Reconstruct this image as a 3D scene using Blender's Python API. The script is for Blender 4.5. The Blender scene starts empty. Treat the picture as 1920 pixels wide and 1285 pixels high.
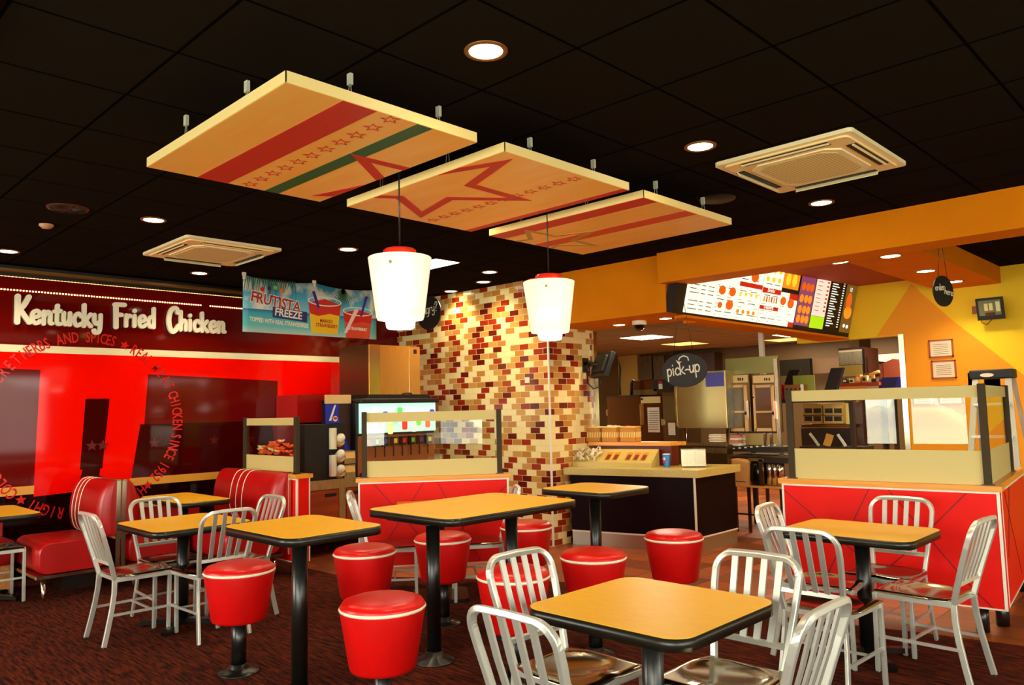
import bpy, bmesh, math, random
from mathutils import Vector, Matrix
random.seed(7)
PI = math.pi
SC = bpy.context.scene
COL = SC.collection

# ------------------------------------------------------------ camera
F, CX, CY, CAMZ = 1445.5, 960.0, 642.5, 1.5
vy = Vector((2380-CX, -(736-CY), -F)).normalized()
vx = -Vector((-522-CX, -(801-CY), -F)).normalized()
vx = (vx - vy*vx.dot(vy)).normalized()
vz = vx.cross(vy)
ROT = Matrix((vx, vy, vz))            # camera axes -> world
cam_data = bpy.data.cameras.new('camera')
cam_data.sensor_width = 36.0
cam_data.lens = F/1920*36.0
cam_data.clip_start = 0.05
cam = bpy.data.objects.new('camera', cam_data)
COL.objects.link(cam)
cam.matrix_world = Matrix.Translation((0, 0, CAMZ)) @ ROT.to_4x4()
SC.camera = cam

def at(u, v, x=None, y=None, z=None):
    """a pixel of the 1920x1285 frame turned into a point on a plane of the room"""
    d = ROT @ Vector((u-CX, -(v-CY), -F))
    if z is not None: t = (z-CAMZ)/d.z
    elif x is not None: t = x/d.x
    else: t = y/d.y
    return Vector((0, 0, CAMZ)) + d*t

# ------------------------------------------------------------ world, light, exposure
W = bpy.data.worlds.new('world'); SC.world = W; W.use_nodes = True
wn = W.node_tree.nodes; wl = W.node_tree.links
bg = wn['Background']
sky = wn.new('ShaderNodeTexSky'); sky.sky_type = 'HOSEK_WILKIE'; sky.turbidity = 6
sky.sun_direction = (-0.3, 0.5, 0.8)
mixw = wn.new('ShaderNodeMixRGB'); mixw.inputs[0].default_value = 0.8
mixw.inputs[2].default_value = (1.0, 0.96, 0.82, 1)
wl.new(sky.outputs[0], mixw.inputs[1]); wl.new(mixw.outputs[0], bg.inputs[0])
bg.inputs[1].default_value = 4.0
SC.view_settings.view_transform = 'Standard'
SC.view_settings.look = 'None'
SC.view_settings.exposure = 0.85
SC.view_settings.gamma = 1.0
SC.view_settings.use_curve_mapping = False

def window_light(name, loc, rot, sx, sy, power):
    L = bpy.data.lights.new(name, 'AREA'); L.shape = 'RECTANGLE'; L.size = sx; L.size_y = sy
    L.energy = power; L.color = (1.0, 0.97, 0.87)
    o = bpy.data.objects.new(name, L); COL.objects.link(o); o.location = loc; o.rotation_euler = rot
    return o
# daylight entering through the shop windows (front glazing and side glazing)
window_light('daylight_front', (-2.8, -2.45, 1.65), (PI/2, 0, 0), 10.0, 1.7, 300)
window_light('daylight_side', (2.75, 2.0, 1.65), (PI/2, 0, PI/2), 7.0, 1.7, 110)

# ------------------------------------------------------------ helpers
def lin(c):
    c = c/255.0
    return c/12.92 if c <= 0.04045 else ((c+0.055)/1.055)**2.4
def rgb(r, g, b): return (lin(r), lin(g), lin(b), 1)

MATS = {}
def mat(name, col, rough=0.5, metal=0.0, emit=None, estr=0.0, coat=0.0, alpha=None, spec=None, noise=0.0, nscale=40.0):
    if name in MATS: return MATS[name]
    m = bpy.data.materials.new(name); m.use_nodes = True
    nt = m.node_tree; b = nt.nodes['Principled BSDF']
    b.inputs['Base Color'].default_value = rgb(*col)
    b.inputs['Roughness'].default_value = rough
    b.inputs['Metallic'].default_value = metal
    if coat: b.inputs['Coat Weight'].default_value = coat; b.inputs['Coat Roughness'].default_value = 0.04
    if spec is not None: b.inputs['Specular IOR Level'].default_value = spec
    if emit:
        b.inputs['Emission Color'].default_value = rgb(*emit); b.inputs['Emission Strength'].default_value = estr
    if noise:
        tc = nt.nodes.new('ShaderNodeTexCoord'); nz = nt.nodes.new('ShaderNodeTexNoise')
        nz.inputs['Scale'].default_value = nscale; nz.inputs['Detail'].default_value = 3
        mx = nt.nodes.new('ShaderNodeMixRGB'); mx.blend_type = 'MULTIPLY'
        mx.inputs[1].default_value = rgb(*col); mx.inputs[0].default_value = 1
        rp = nt.nodes.new('ShaderNodeMapRange')
        rp.inputs['From Min'].default_value = 0.3; rp.inputs['From Max'].default_value = 0.7
        rp.inputs['To Min'].default_value = 1-noise; rp.inputs['To Max'].default_value = 1+noise*0.3
        nt.links.new(tc.outputs['Object'], nz.inputs['Vector']); nt.links.new(nz.outputs['Fac'], rp.inputs['Value'])
        nt.links.new(rp.outputs[0], mx.inputs[2]); nt.links.new(mx.outputs[0], b.inputs['Base Color'])
    MATS[name] = m
    return m

class MB:
    """collects shapes and links them as one mesh object"""
    def __init__(s): s.v = []; s.f = []; s.sm = []
    def add(s, vs, fs, smooth=False):
        o = len(s.v); s.v += [tuple(v) for v in vs]
        s.f += [tuple(i+o for i in f) for f in fs]; s.sm += [smooth]*len(fs); return s
    def box(s, x0, y0, z0, x1, y1, z1):
        if x0 > x1: x0, x1 = x1, x0
        if y0 > y1: y0, y1 = y1, y0
        if z0 > z1: z0, z1 = z1, z0
        v = [(x0,y0,z0),(x1,y0,z0),(x1,y1,z0),(x0,y1,z0),(x0,y0,z1),(x1,y0,z1),(x1,y1,z1),(x0,y1,z1)]
        return s.add(v, [(3,2,1,0),(4,5,6,7),(0,1,5,4),(1,2,6,5),(2,3,7,6),(3,0,4,7)])
    def cbox(s, c, size, m=None):
        hx, hy, hz = [a/2 for a in size]
        v = [Vector((a*hx, b*hy, d*hz)) for d in (-1,1) for a, b in ((-1,-1),(1,-1),(1,1),(-1,1))]
        if m is not None: v = [m @ p for p in v]
        v = [p+Vector(c) for p in v]
        return s.add(v, [(3,2,1,0),(4,5,6,7),(0,1,5,4),(1,2,6,5),(2,3,7,6),(3,0,4,7)])
    def hexa(s, b, t):
        """bottom quad and top quad, both counter-clockwise from above"""
        return s.add(list(b)+list(t), [(3,2,1,0),(4,5,6,7),(0,1,5,4),(1,2,6,5),(2,3,7,6),(3,0,4,7)])
    def prism(s, poly, z0, z1, smooth=False):
        n = len(poly)
        v = [(p[0], p[1], z0) for p in poly]+[(p[0], p[1], z1) for p in poly]
        s.add(v, [tuple(range(n-1, -1, -1)), tuple(range(n, 2*n))])
        return s.add(v, [(i, (i+1) % n, (i+1) % n+n, i+n) for i in range(n)], smooth)
    def plate(s, poly, m, t):
        """2d polygon with matrix m (x,y in plane, z = thickness)"""
        n = len(poly)
        v = [m @ Vector((p[0], p[1], 0)) for p in poly]+[m @ Vector((p[0], p[1], t)) for p in poly]
        s.add(v, [tuple(range(n-1, -1, -1)), tuple(range(n, 2*n))])
        return s.add(v, [(i, (i+1) % n, (i+1) % n+n, i+n) for i in range(n)])
    def lathe(s, prof, seg=32, c=(0,0,0), cap=True, smooth=True, m=None):
        v = []; f = []
        for r, z in prof:
            for k in range(seg):
                a = 2*PI*k/seg; p = Vector((r*math.cos(a), r*math.sin(a), z))
                if m is not None: p = m @ p
                v.append(p+Vector(c))
        for i in range(len(prof)-1):
            for k in range(seg):
                k2 = (k+1) % seg
                f.append((i*seg+k, i*seg+k2, (i+1)*seg+k2, (i+1)*seg+k))
        s.add(v, f, smooth)
        if cap:
            n = len(prof)
            s.add(v[:seg], [tuple(range(seg-1, -1, -1))]); s.add(v[(n-1)*seg:], [tuple(range(seg))])
        return s
    def tube(s, pts, r, seg=10, rs=None):
        pts = [Vector(p) for p in pts]; n = len(pts); v = []; f = []
        prev = None
        for i, p in enumerate(pts):
            d = (pts[min(i+1, n-1)]-pts[max(i-1, 0)]).normalized()
            if prev is None:
                a = Vector((0,0,1)) if abs(d.z) < 0.9 else Vector((1,0,0))
                x = d.cross(a).normalized()
            else:
                x = (prev-d*prev.dot(d)).normalized()
            prev = x; y = d.cross(x)
            rr = rs[i] if rs else r
            for k in range(seg):
                a = 2*PI*k/seg; v.append(p+(x*math.cos(a)+y*math.sin(a))*rr)
        for i in range(n-1):
            for k in range(seg):
                k2 = (k+1) % seg; f.append((i*seg+k, i*seg+k2, (i+1)*seg+k2, (i+1)*seg+k))
        s.add(v, f, True)
        return s.add(v, []).add(v[:seg], [tuple(range(seg-1,-1,-1))]).add(v[-seg:], [tuple(range(seg))])
    def sweep(s, pts, w, t, side, smooth=False):
        """rectangular bar: t along 'side' vector, w across path"""
        pts = [Vector(p) for p in pts]; n = len(pts); v = []; f = []; side = Vector(side).normalized()
        for i, p in enumerate(pts):
            d = (pts[min(i+1, n-1)]-pts[max(i-1, 0)]).normalized()
            x = side; y = d.cross(x).normalized(); x = y.cross(d).normalized()
            for a, b in ((-1,-1),(1,-1),(1,1),(-1,1)):
                v.append(p+x*a*t/2+y*b*w/2)
        for i in range(n-1):
            for k in range(4):
                k2 = (k+1) % 4; f.append((i*4+k, i*4+k2, (i+1)*4+k2, (i+1)*4+k))
        f += [(3,2,1,0), tuple((n-1)*4+k for k in range(4))]
        return s.add(v, f, smooth)
    def disc(s, c, r, m=None, seg=20, ry=None):
        ry = ry or r; v = []
        for k in range(seg):
            p = Vector((r*math.cos(2*PI*k/seg), ry*math.sin(2*PI*k/seg), 0))
            if m is not None: p = m @ p
            v.append(p+Vector(c))
        return s.add(v, [tuple(range(seg))])
    def build(s, name, material, parent=None, bevel=0.0, solid=None):
        me = bpy.data.meshes.new(name); me.from_pydata(s.v, [], s.f)
        me.polygons.foreach_set('use_smooth', s.sm)
        bm = bmesh.new(); bm.from_mesh(me)
        bmesh.ops.remove_doubles(bm, verts=bm.verts, dist=1e-5)
        bmesh.ops.recalc_face_normals(bm, faces=bm.faces)
        bm.to_mesh(me); bm.free()
        me.materials.append(material)
        o = bpy.data.objects.new(name, me); COL.objects.link(o)
        if parent is not None: o.parent = parent
        if bevel:
            b = o.modifiers.new('bevel', 'BEVEL'); b.width = bevel; b.segments = 2; b.limit_method = 'ANGLE'; b.angle_limit = 0.7
        return o

def tag(o, label=None, cat=None, group=None, kind=None):
    if label: o['label'] = label
    if cat: o['category'] = cat
    if group: o['group'] = group
    if kind: o['kind'] = kind
    return o
def thing(name, label, cat, loc=(0,0,0), rz=0, group=None):
    o = bpy.data.objects.new(name, None); COL.objects.link(o); o.empty_display_size = 0.1
    o.location = loc; o.rotation_euler = (0, 0, rz)
    return tag(o, label, cat, group)
def struct(name, mb, m, **k): return tag(mb.build(name, m, **k), kind='structure')
def one(name, mb, m, label, cat, group=None, **k): return tag(mb.build(name, m, **k), label, cat, group)
def copy_tree(o, parent=None):
    c = o.copy(); COL.objects.link(c); c.parent = parent
    for ch in [q for q in bpy.data.objects if q.parent == o]: copy_tree(ch, c)
    return c
def clone(o, loc, rz, label, group=None):
    c = copy_tree(o); c.location = loc; c.rotation_euler = (0, 0, rz); c['label'] = label
    if group: c['group'] = group
    return c
def rrect(w, h, r, seg=6, cx=0, cy=0):
    p = []
    for sx, sy, a0 in ((1,-1,-PI/2),(1,1,0),(-1,1,PI/2),(-1,-1,PI)):
        for k in range(seg+1):
            a = a0+PI/2*k/seg
            p.append((cx+sx*(w/2-r)+r*math.cos(a), cy+sy*(h/2-r)+r*math.sin(a)))
    return p
def frame(o, ex, ey):
    """matrix with plane axes ex (right), ey (up), z = ex x ey (towards the viewer)"""
    ex = Vector(ex).normalized(); ey = Vector(ey).normalized(); ez = ex.cross(ey).normalized()
    m = Matrix((ex, ey, ez)).transposed().to_4x4(); m.translation = Vector(o); return m
def poly_on(mb, m, pts, z=0.0, t=0.003):
    return mb.plate([(p[0], p[1]) for p in pts], m @ Matrix.Translation((0,0,z)), t)
def rect_on(mb, m, x0, y0, x1, y1, z=0.0, t=0.003):
    return poly_on(mb, m, [(x0,y0),(x1,y0),(x1,y1),(x0,y1)], z, t)
def star(cx, cy, R, r=None, rot=0.0):
    r = r or R*0.42
    return [(cx+(R if k % 2 == 0 else r)*math.sin(rot+k*PI/5), cy+(R if k % 2 == 0 else r)*math.cos(rot+k*PI/5)) for k in range(10)]

# lettering: printed type (built-in font, made into mesh) and hand-drawn strokes
def type_mesh(txt, size, extrude=0.001, bold=0.0, sx=1.0, align='LEFT', shear=0.0):
    c = bpy.data.curves.new('type', 'FONT'); c.body = txt; c.size = size; c.extrude = extrude; c.offset = bold
    c.align_x = align; c.shear = shear; c.resolution_u = 2
    o = bpy.data.objects.new('type', c); COL.objects.link(o)
    bpy.context.view_layer.update()
    me = bpy.data.meshes.new_from_object(o.evaluated_get(bpy.context.evaluated_depsgraph_get()))
    bpy.data.objects.remove(o); bpy.data.curves.remove(c)
    for v in me.vertices: v.co.x *= sx
    return me
def type_obj(name, txt, size, m, material, parent=None, **k):
    me = type_mesh(txt, size, **k); me.transform(m); me.materials.clear(); me.materials.append(material)
    me.name = name
    o = bpy.data.objects.new(name, me); COL.objects.link(o); o.parent = parent
    return o
GL = {
 'K': (0.56, [[(.05,0),(.05,1)], [(.5,1.0),(.3,.66),(.08,.46)], [(.14,.5),(.32,.28),(.55,.02)]]),
 'F': (0.5, [[(.07,-.08),(.05,.95)], [(.0,.97),(.5,.98)], [(.08,.5),(.34,.5)]]),
 'C': (0.6, [[(.52,.8),(.48,.97),(.3,1.0),(.12,.8),(.04,.45),(.1,.1),(.25,-.1),(.42,-.02),(.58,.2)]]),
 'e': (0.5, [[(.05,.26),(.3,.3),(.42,.42),(.3,.56),(.12,.5),(.04,.3),(.1,.08),(.27,.0),(.46,.12)]]),
 'n': (0.5, [[(.05,.55),(.05,.0)], [(.06,.32),(.2,.53),(.35,.5),(.37,.3),(.37,.06),(.47,.03)]]),
 't': (0.36, [[(.16,.86),(.14,.4),(.16,.06),(.32,.03)], [(.0,.58),(.32,.62)]]),
 'u': (0.48, [[(.05,.55),(.05,.2),(.13,.03),(.26,.08),(.37,.3)], [(.37,.55),(.37,.02)]]),
 'c': (0.45, [[(.4,.44),(.28,.56),(.12,.48),(.04,.28),(.1,.08),(.24,.0),(.42,.1)]]),
 'k': (0.48, [[(.05,.98),(.05,.0)], [(.38,.56),(.2,.36),(.08,.26)], [(.13,.3),(.25,.14),(.42,.0)]]),
 'y': (0.5, [[(.04,.55),(.06,.22),(.18,.12),(.34,.26)], [(.38,.55),(.37,.0),(.3,-.24),(.14,-.3),(.05,-.18)]]),
 'r': (0.4, [[(.05,.55),(.05,.0)], [(.06,.34),(.18,.53),(.34,.5)]]),
 'i': (0.24, [[(.08,.55),(.08,.02)], [(.08,.78),(.09,.82)]]),
 'd': (0.5, [[(.38,.98),(.38,.0)], [(.38,.42),(.24,.55),(.1,.46),(.04,.26),(.12,.05),(.26,.03),(.37,.2)]]),
 'h': (0.5, [[(.05,.98),(.05,.0)], [(.06,.3),(.2,.52),(.35,.48),(.37,.3),(.37,.02)]]),
 'p': (0.5, [[(.05,.56),(.05,-.38)], [(.05,.36),(.2,.56),(.36,.48),(.4,.28),(.32,.06),(.18,.02),(.06,.14)]]),
 'o': (0.46, [[(.22,.55),(.08,.46),(.04,.26),(.12,.04),(.28,.04),(.37,.24),(.32,.46),(.22,.55)]]),
 '-': (0.4, [[(.04,.28),(.2,.31),(.36,.26)]]),
 '?': (0.45, [[(.04,.7),(.14,.93),(.34,.9),(.38,.7),(.22,.48),(.18,.28)], [(.16,.04),(.165,.06)]]),
 's': (0.4, [[(.33,.5),(.2,.56),(.1,.44),(.22,.3),(.32,.16),(.2,.0),(.04,.06)]]),
 'g': (0.5, [[(.38,.5),(.22,.55),(.06,.42),(.06,.16),(.2,.04),(.37,.2)], [(.38,.55),(.37,.0),(.28,-.26),(.08,-.26)]]),
 'm': (0.7, [[(.05,.55),(.05,.0)], [(.06,.32),(.2,.53),(.3,.45),(.31,.02)], [(.32,.32),(.45,.53),(.56,.45),(.57,.05)]]),
 'a': (0.48, [[(.36,.48),(.2,.55),(.06,.4),(.06,.14),(.2,.02),(.36,.2)], [(.37,.55),(.37,.08),(.46,.02)]]),
 ' ': (0.34, []),
}
def smooth_path(p, n=4):
    if len(p) < 3: return [Vector(q) for q in p]
    P = [Vector(p[0])]+[Vector(q) for q in p]+[Vector(p[-1])]; out = []
    for i in range(1, len(P)-2):
        a, b, c, d = P[i-1], P[i], P[i+1], P[i+2]
        for k in range(n):
            t = k/n
            out.append(0.5*((2*b)+(-a+c)*t+(2*a-5*b+4*c-d)*t*t+(-a+3*b-3*c+d)*t**3))
    out.append(P[-2]); return out
def stroke_glyph(mb, ch, x, s, w, m, t=0.01, z=0.0, sx=1.0):
    adv, strokes = GL[ch]; M2 = m @ Matrix.Translation((0,0,z)); q_ = 0
    for st in strokes:
        pts = [Vector((x+q.x*s*sx, q.y*s)) for q in smooth_path([(a, b) for a, b in st])]
        n = len(pts); L = []; R = []
        for i, p in enumerate(pts):
            d = pts[min(i+1, n-1)]-pts[max(i-1, 0)]; d.normalize(); nn = Vector((-d.y, d.x))*w/2
            L.append(p+nn); R.append(p-nn)
        d0 = (pts[0]-pts[1]).normalized(); d1 = (pts[-1]-pts[-2]).normalized()
        def capp(c, d):
            a0 = math.atan2(d.y, d.x)
            return [c+Vector((math.cos(a0+PI/2-PI*k/6), math.sin(a0+PI/2-PI*k/6)))*w/2 for k in range(1, 6)]
        for i in range(n-1):
            q_ += 1; mb.plate([R[i], R[i+1], L[i+1], L[i]], M2, t+0.00012*q_)
        for c, d in ((pts[0], d0), (pts[-1], d1)):
            ring = [c+Vector((math.cos(2*PI*k/12), math.sin(2*PI*k/12)))*w/2 for k in range(12)]
            q_ += 1; mb.plate(ring, M2, t+0.00012*q_)
    return x+adv*s*sx
def stroke_text(mb, txt, s, w, m, t=0.004, z=0.0, x=0.0, sx=1.0, gap=0.0):
    for ch in txt: x = stroke_glyph(mb, ch, x, s, w, m, t, z, sx)+gap
    return x

# ------------------------------------------------------------ materials
def brick_mat():
    m = bpy.data.materials.new('wall_tiles'); m.use_nodes = True; nt = m.node_tree; N = nt.nodes; Lk = nt.links
    b = N['Principled BSDF']; b.inputs['Roughness'].default_value = 0.22
    tc = N.new('ShaderNodeTexCoord'); sp = N.new('ShaderNodeSeparateXYZ'); Lk.new(tc.outputs['Object'], sp.inputs[0])
    def mth(op, a, bb=None):
        q = N.new('ShaderNodeMath'); q.operation = op
        for i, s in enumerate((a, bb)):
            if s is None: continue
            if isinstance(s, (int, float)): q.inputs[i].default_value = s
            else: Lk.new(s, q.inputs[i])
        return q.outputs[0]
    u = mth('SUBTRACT', sp.outputs[0], sp.outputs[1])
    TW, TH = 0.146, 0.068
    rr = mth('DIVIDE', sp.outputs[2], TH); row = mth('FLOOR', rr)
    off = mth('MULTIPLY', mth('MODULO', mth('ADD', row, 100), 2), 0.5)
    cc = mth('ADD', mth('DIVIDE', u, TW), off); col = mth('FLOOR', cc)
    fx = mth('SUBTRACT', cc, col); fz = mth('SUBTRACT', rr, row)
    cmb = N.new('ShaderNodeCombineXYZ'); Lk.new(col, cmb.inputs[0]); Lk.new(row, cmb.inputs[1])
    wnz = N.new('ShaderNodeTexWhiteNoise'); wnz.noise_dimensions = '3D'; Lk.new(cmb.outputs[0], wnz.inputs['Vector'])
    cr = N.new('ShaderNodeValToRGB'); cr.color_ramp.interpolation = 'CONSTANT'
    e = cr.color_ramp.elements; e[0].position = 0; e[0].color = rgb(246, 226, 160)
    e[1].position = 0.36; e[1].color = rgb(206, 152, 74)
    for p, c in ((0.56, (190, 128, 58)), (0.70, (156, 46, 12)), (0.90, (104, 26, 10))):
        q = e.new(p); q.color = rgb(*c)
    wr = N.new('ShaderNodeTexWhiteNoise'); wr.noise_dimensions = '1D'; Lk.new(row, wr.inputs['W'])
    dd = mth('ADD', mth('ADD', mth('MULTIPLY', col, 0.382), wr.outputs['Value']), mth('MULTIPLY', wnz.outputs['Value'], 0.42))
    Lk.new(mth('FRACT', mth('ADD', dd, 100.0)), cr.inputs[0])
    g1 = mth('LESS_THAN', mth('MINIMUM', fx, mth('SUBTRACT', 1.0, fx)), 0.018)
    g2 = mth('LESS_THAN', mth('MINIMUM', fz, mth('SUBTRACT', 1.0, fz)), 0.035)
    g = mth('MAXIMUM', g1, g2)
    mx = N.new('ShaderNodeMixRGB'); Lk.new(g, mx.inputs[0]); Lk.new(cr.outputs[0], mx.inputs[1])
    mx.inputs[2].default_value = rgb(228, 200, 150); Lk.new(mx.outputs[0], b.inputs['Base Color'])
    rg = N.new('ShaderNodeMixRGB'); Lk.new(g, rg.inputs[0]); rg.inputs[1].default_value = (0.2,0.2,0.2,1); rg.inputs[2].default_value = (0.9,0.9,0.9,1)
    Lk.new(rg.outputs[0], b.inputs['Roughness'])
    return m
def grid_mat(name, col, line, w, h, ox, oy, lw, rough, swap=False, rot=0.0, vary=0.0, bump=0.0):
    m = bpy.data.materials.new(name); m.use_nodes = True; nt = m.node_tree; N = nt.nodes; Lk = nt.links
    b = N['Principled BSDF']; b.inputs['Roughness'].default_value = rough
    tc = N.new('ShaderNodeTexCoord'); mp = N.new('ShaderNodeMapping'); mp.inputs['Location'].default_value = (-ox, -oy, 0)
    mp.inputs['Rotation'].default_value = (0, 0, rot); mp.vector_type = 'POINT'
    Lk.new(tc.outputs['Object'], mp.inputs[0])
    bt = N.new('ShaderNodeTexBrick'); bt.offset = 0.0; bt.squash = 1.0
    bt.inputs['Scale'].default_value = 1; bt.inputs['Brick Width'].default_value = w; bt.inputs['Row Height'].default_value = h
    bt.inputs['Mortar Size'].default_value = lw; bt.inputs['Mortar Smooth'].default_value = 0
    c2 = tuple(min(255, int(c*(1-vary))) for c in col)
    bt.inputs['Color1'].default_value = rgb(*col); bt.inputs['Color2'].default_value = rgb(*c2); bt.inputs['Mortar'].default_value = rgb(*line)
    Lk.new(mp.outputs[0], bt.inputs['Vector'])
    nz = N.new('ShaderNodeTexNoise'); nz.inputs['Scale'].default_value = 7; nz.inputs['Detail'].default_value = 5
    Lk.new(tc.outputs['Object'], nz.inputs['Vector'])
    mr = N.new('ShaderNodeMapRange'); mr.inputs['To Min'].default_value = 0.65; mr.inputs['To Max'].default_value = 1.25
    Lk.new(nz.outputs['Fac'], mr.inputs['Value'])
    mx = N.new('ShaderNodeMixRGB'); mx.blend_type = 'MULTIPLY'; mx.inputs[0].default_value = 1 if vary else 0
    Lk.new(bt.outputs['Color'], mx.inputs[1]); Lk.new(mr.outputs[0], mx.inputs[2])
    Lk.new(mx.outputs[0], b.inputs['Base Color'])
    return m
def carpet_mat():
    m = bpy.data.materials.new('carpet'); m.use_nodes = True; nt = m.node_tree; N = nt.nodes; Lk = nt.links
    b = N['Principled BSDF']; b.inputs['Roughness'].default_value = 0.95; b.inputs['Specular IOR Level'].default_value = 0.1
    tc = N.new('ShaderNodeTexCoord'); mp = N.new('ShaderNodeMapping'); mp.inputs['Rotation'].default_value = (0,0,0.75)
    mp.inputs['Scale'].default_value = (4, 34, 1)
    Lk.new(tc.outputs['Object'], mp.inputs[0])
    nz = N.new('ShaderNodeTexNoise'); nz.inputs['Scale'].default_value = 1.6; nz.inputs['Detail'].default_value = 6; nz.inputs['Roughness'].default_value = 0.7
    Lk.new(mp.outputs[0], nz.inputs['Vector'])
    cr = N.new('ShaderNodeValToRGB'); e = cr.color_ramp.elements
    e[0].position = 0.40; e[0].color = rgb(26, 8, 3); e[1].position = 0.68; e[1].color = rgb(112, 40, 14)
    Lk.new(nz.outputs['Fac'], cr.inputs[0])
    n2 = N.new('ShaderNodeTexNoise'); n2.inputs['Scale'].default_value = 260; Lk.new(tc.outputs['Object'], n2.inputs['Vector'])
    mx = N.new('ShaderNodeMixRGB'); mx.blend_type = 'OVERLAY'; mx.inputs[0].default_value = 0.5
    Lk.new(cr.outputs[0], mx.inputs[1]); Lk.new(n2.outputs['Color'], mx.inputs[2]); Lk.new(mx.outputs[0], b.inputs['Base Color'])
    return m
def wood_mat(name, col, dark, rough=0.35, scale=(2, 30, 30), emit=0):
    m = bpy.data.materials.new(name); m.use_nodes = True; nt = m.node_tree; N = nt.nodes; Lk = nt.links
    b = N['Principled BSDF']; b.inputs['Roughness'].default_value = rough
    tc = N.new('ShaderNodeTexCoord'); mp = N.new('ShaderNodeMapping'); mp.inputs['Scale'].default_value = scale
    Lk.new(tc.outputs['Object'], mp.inputs[0])
    nz = N.new('ShaderNodeTexNoise'); nz.inputs['Scale'].default_value = 1.5; nz.inputs['Detail'].default_value = 4
    Lk.new(mp.outputs[0], nz.inputs['Vector'])
    cr = N.new('ShaderNodeValToRGB'); e = cr.color_ramp.elements
    e[0].position = 0.3; e[0].color = rgb(*dark); e[1].position = 0.65; e[1].color = rgb(*col)
    Lk.new(nz.outputs['Fac'], cr.inputs[0]); Lk.new(cr.outputs[0], b.inputs['Base Color'])
    return m
def glass_mat(name, tint=(255,255,255), gloss=1.0):
    m = bpy.data.materials.new(name); m.use_nodes = True; nt = m.node_tree; N = nt.nodes; Lk = nt.links
    N.remove(N['Principled BSDF']); out = N['Material Output']
    tr = N.new('ShaderNodeBsdfTransparent'); tr.inputs[0].default_value = rgb(*tint)
    gl = N.new('ShaderNodeBsdfGlossy'); gl.inputs['Roughness'].default_value = 0.0
    fr = N.new('ShaderNodeFresnel'); ge = N.new('ShaderNodeNewGeometry'); io = N.new('ShaderNodeMapRange')
    io.inputs['To Min'].default_value = 1.5; io.inputs['To Max'].default_value = 1/1.5       # thin sheet: same reflection on either face
    Lk.new(ge.outputs['Backfacing'], io.inputs['Value']); Lk.new(io.outputs[0], fr.inputs['IOR'])
    mu = N.new('ShaderNodeMath'); mu.operation = 'MULTIPLY'; mu.inputs[1].default_value = gloss; mu.use_clamp = True
    mx = N.new('ShaderNodeMixShader')
    Lk.new(fr.outputs[0], mu.inputs[0]); Lk.new(mu.outputs[0], mx.inputs[0]); Lk.new(tr.outputs[0], mx.inputs[1]); Lk.new(gl.outputs[0], mx.inputs[2])
    Lk.new(mx.outputs[0], out.inputs[0]); return m
def steel_mat(name, col=(190,180,150), rough=0.28, stretch=(60, 60, 1.5)):
    m = bpy.data.materials.new(name); m.use_nodes = True; nt = m.node_tree; N = nt.nodes; Lk = nt.links
    b = N['Principled BSDF']; b.inputs['Metallic'].default_value = 1.0; b.inputs['Base Color'].default_value = rgb(*col)
    tc = N.new('ShaderNodeTexCoord'); mp = N.new('ShaderNodeMapping'); mp.inputs['Scale'].default_value = stretch
    nz = N.new('ShaderNodeTexNoise'); nz.inputs['Scale'].default_value = 2; mr = N.new('ShaderNodeMapRange')
    mr.inputs['To Min'].default_value = rough*0.7; mr.inputs['To Max'].default_value = rough*1.4
    Lk.new(tc.outputs['Object'], mp.inputs[0]); Lk.new(mp.outputs[0], nz.inputs['Vector']); Lk.new(nz.outputs['Fac'], mr.inputs['Value'])
    Lk.new(mr.outputs[0], b.inputs['Roughness']); return m

TILES = brick_mat()
CEIL = grid_mat('ceiling_tiles', (34, 27, 20), (10, 8, 7), 0.57, 0.585, -1.933, 2.40, 0.007, 0.9)
CEIL.node_tree.nodes['Principled BSDF'].inputs['Specular IOR Level'].default_value = 0.0
KCEIL = grid_mat('kitchen_ceiling_tiles', (178, 160, 104), (96, 78, 44), 1.2, 0.6, 0, 0, 0.008, 0.8)
QUARRY = grid_mat('quarry_tiles', (176, 84, 30), (70, 32, 16), 0.3, 0.3, 0.05, 0.02, 0.005, 0.45, vary=0.35)
CARPET = carpet_mat()
LAMINATE = wood_mat('table_laminate', (255, 194, 38), (252, 182, 28), 0.38, (6, 40, 40))
LAMINATE.node_tree.nodes['Principled BSDF'].inputs['Specular IOR Level'].default_value = 0.3
CAPWOOD = wood_mat('orange_laminate', (236, 158, 52), (222, 138, 36), 0.3)
CANOPY = wood_mat('canopy_timber', (255, 196, 96), (255, 178, 66), 0.4, (1.2, 8, 8))
BROWNWOOD = wood_mat('brown_laminate', (168, 70, 24), (130, 46, 14), 0.35, (10, 1, 10))
PLY = wood_mat('plywood', (214, 140, 66), (190, 112, 48), 0.5)
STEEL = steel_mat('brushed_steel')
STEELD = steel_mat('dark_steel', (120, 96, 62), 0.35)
ALU = mat('chair_aluminium', (214, 216, 204), 0.36, 0.7)
ALUSEAT = mat('chair_seat_aluminium', (168, 158, 136), 0.16, 1.0)
BLACKM = mat('black_metal', (16, 14, 11), 0.3, 0.0, spec=0.6)
EDGE = mat('black_edge', (24, 22, 15), 0.32)
VINYL = mat('red_vinyl', (212, 10, 8), 0.33, noise=0.08, nscale=14)
VINYLD = mat('red_vinyl_seat', (180, 8, 8), 0.35, noise=0.15, nscale=6)
CREAM = mat('cream_piping', (244, 232, 200), 0.4)
CHROME = mat('chrome', (214, 208, 184), 0.15, 1.0)
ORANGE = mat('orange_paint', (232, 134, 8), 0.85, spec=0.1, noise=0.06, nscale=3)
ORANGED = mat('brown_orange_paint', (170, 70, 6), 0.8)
YELLOW = mat('yellow_paint', (252, 212, 20), 0.7)
AMBER = mat('amber_paint', (250, 164, 8), 0.7)
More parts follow.
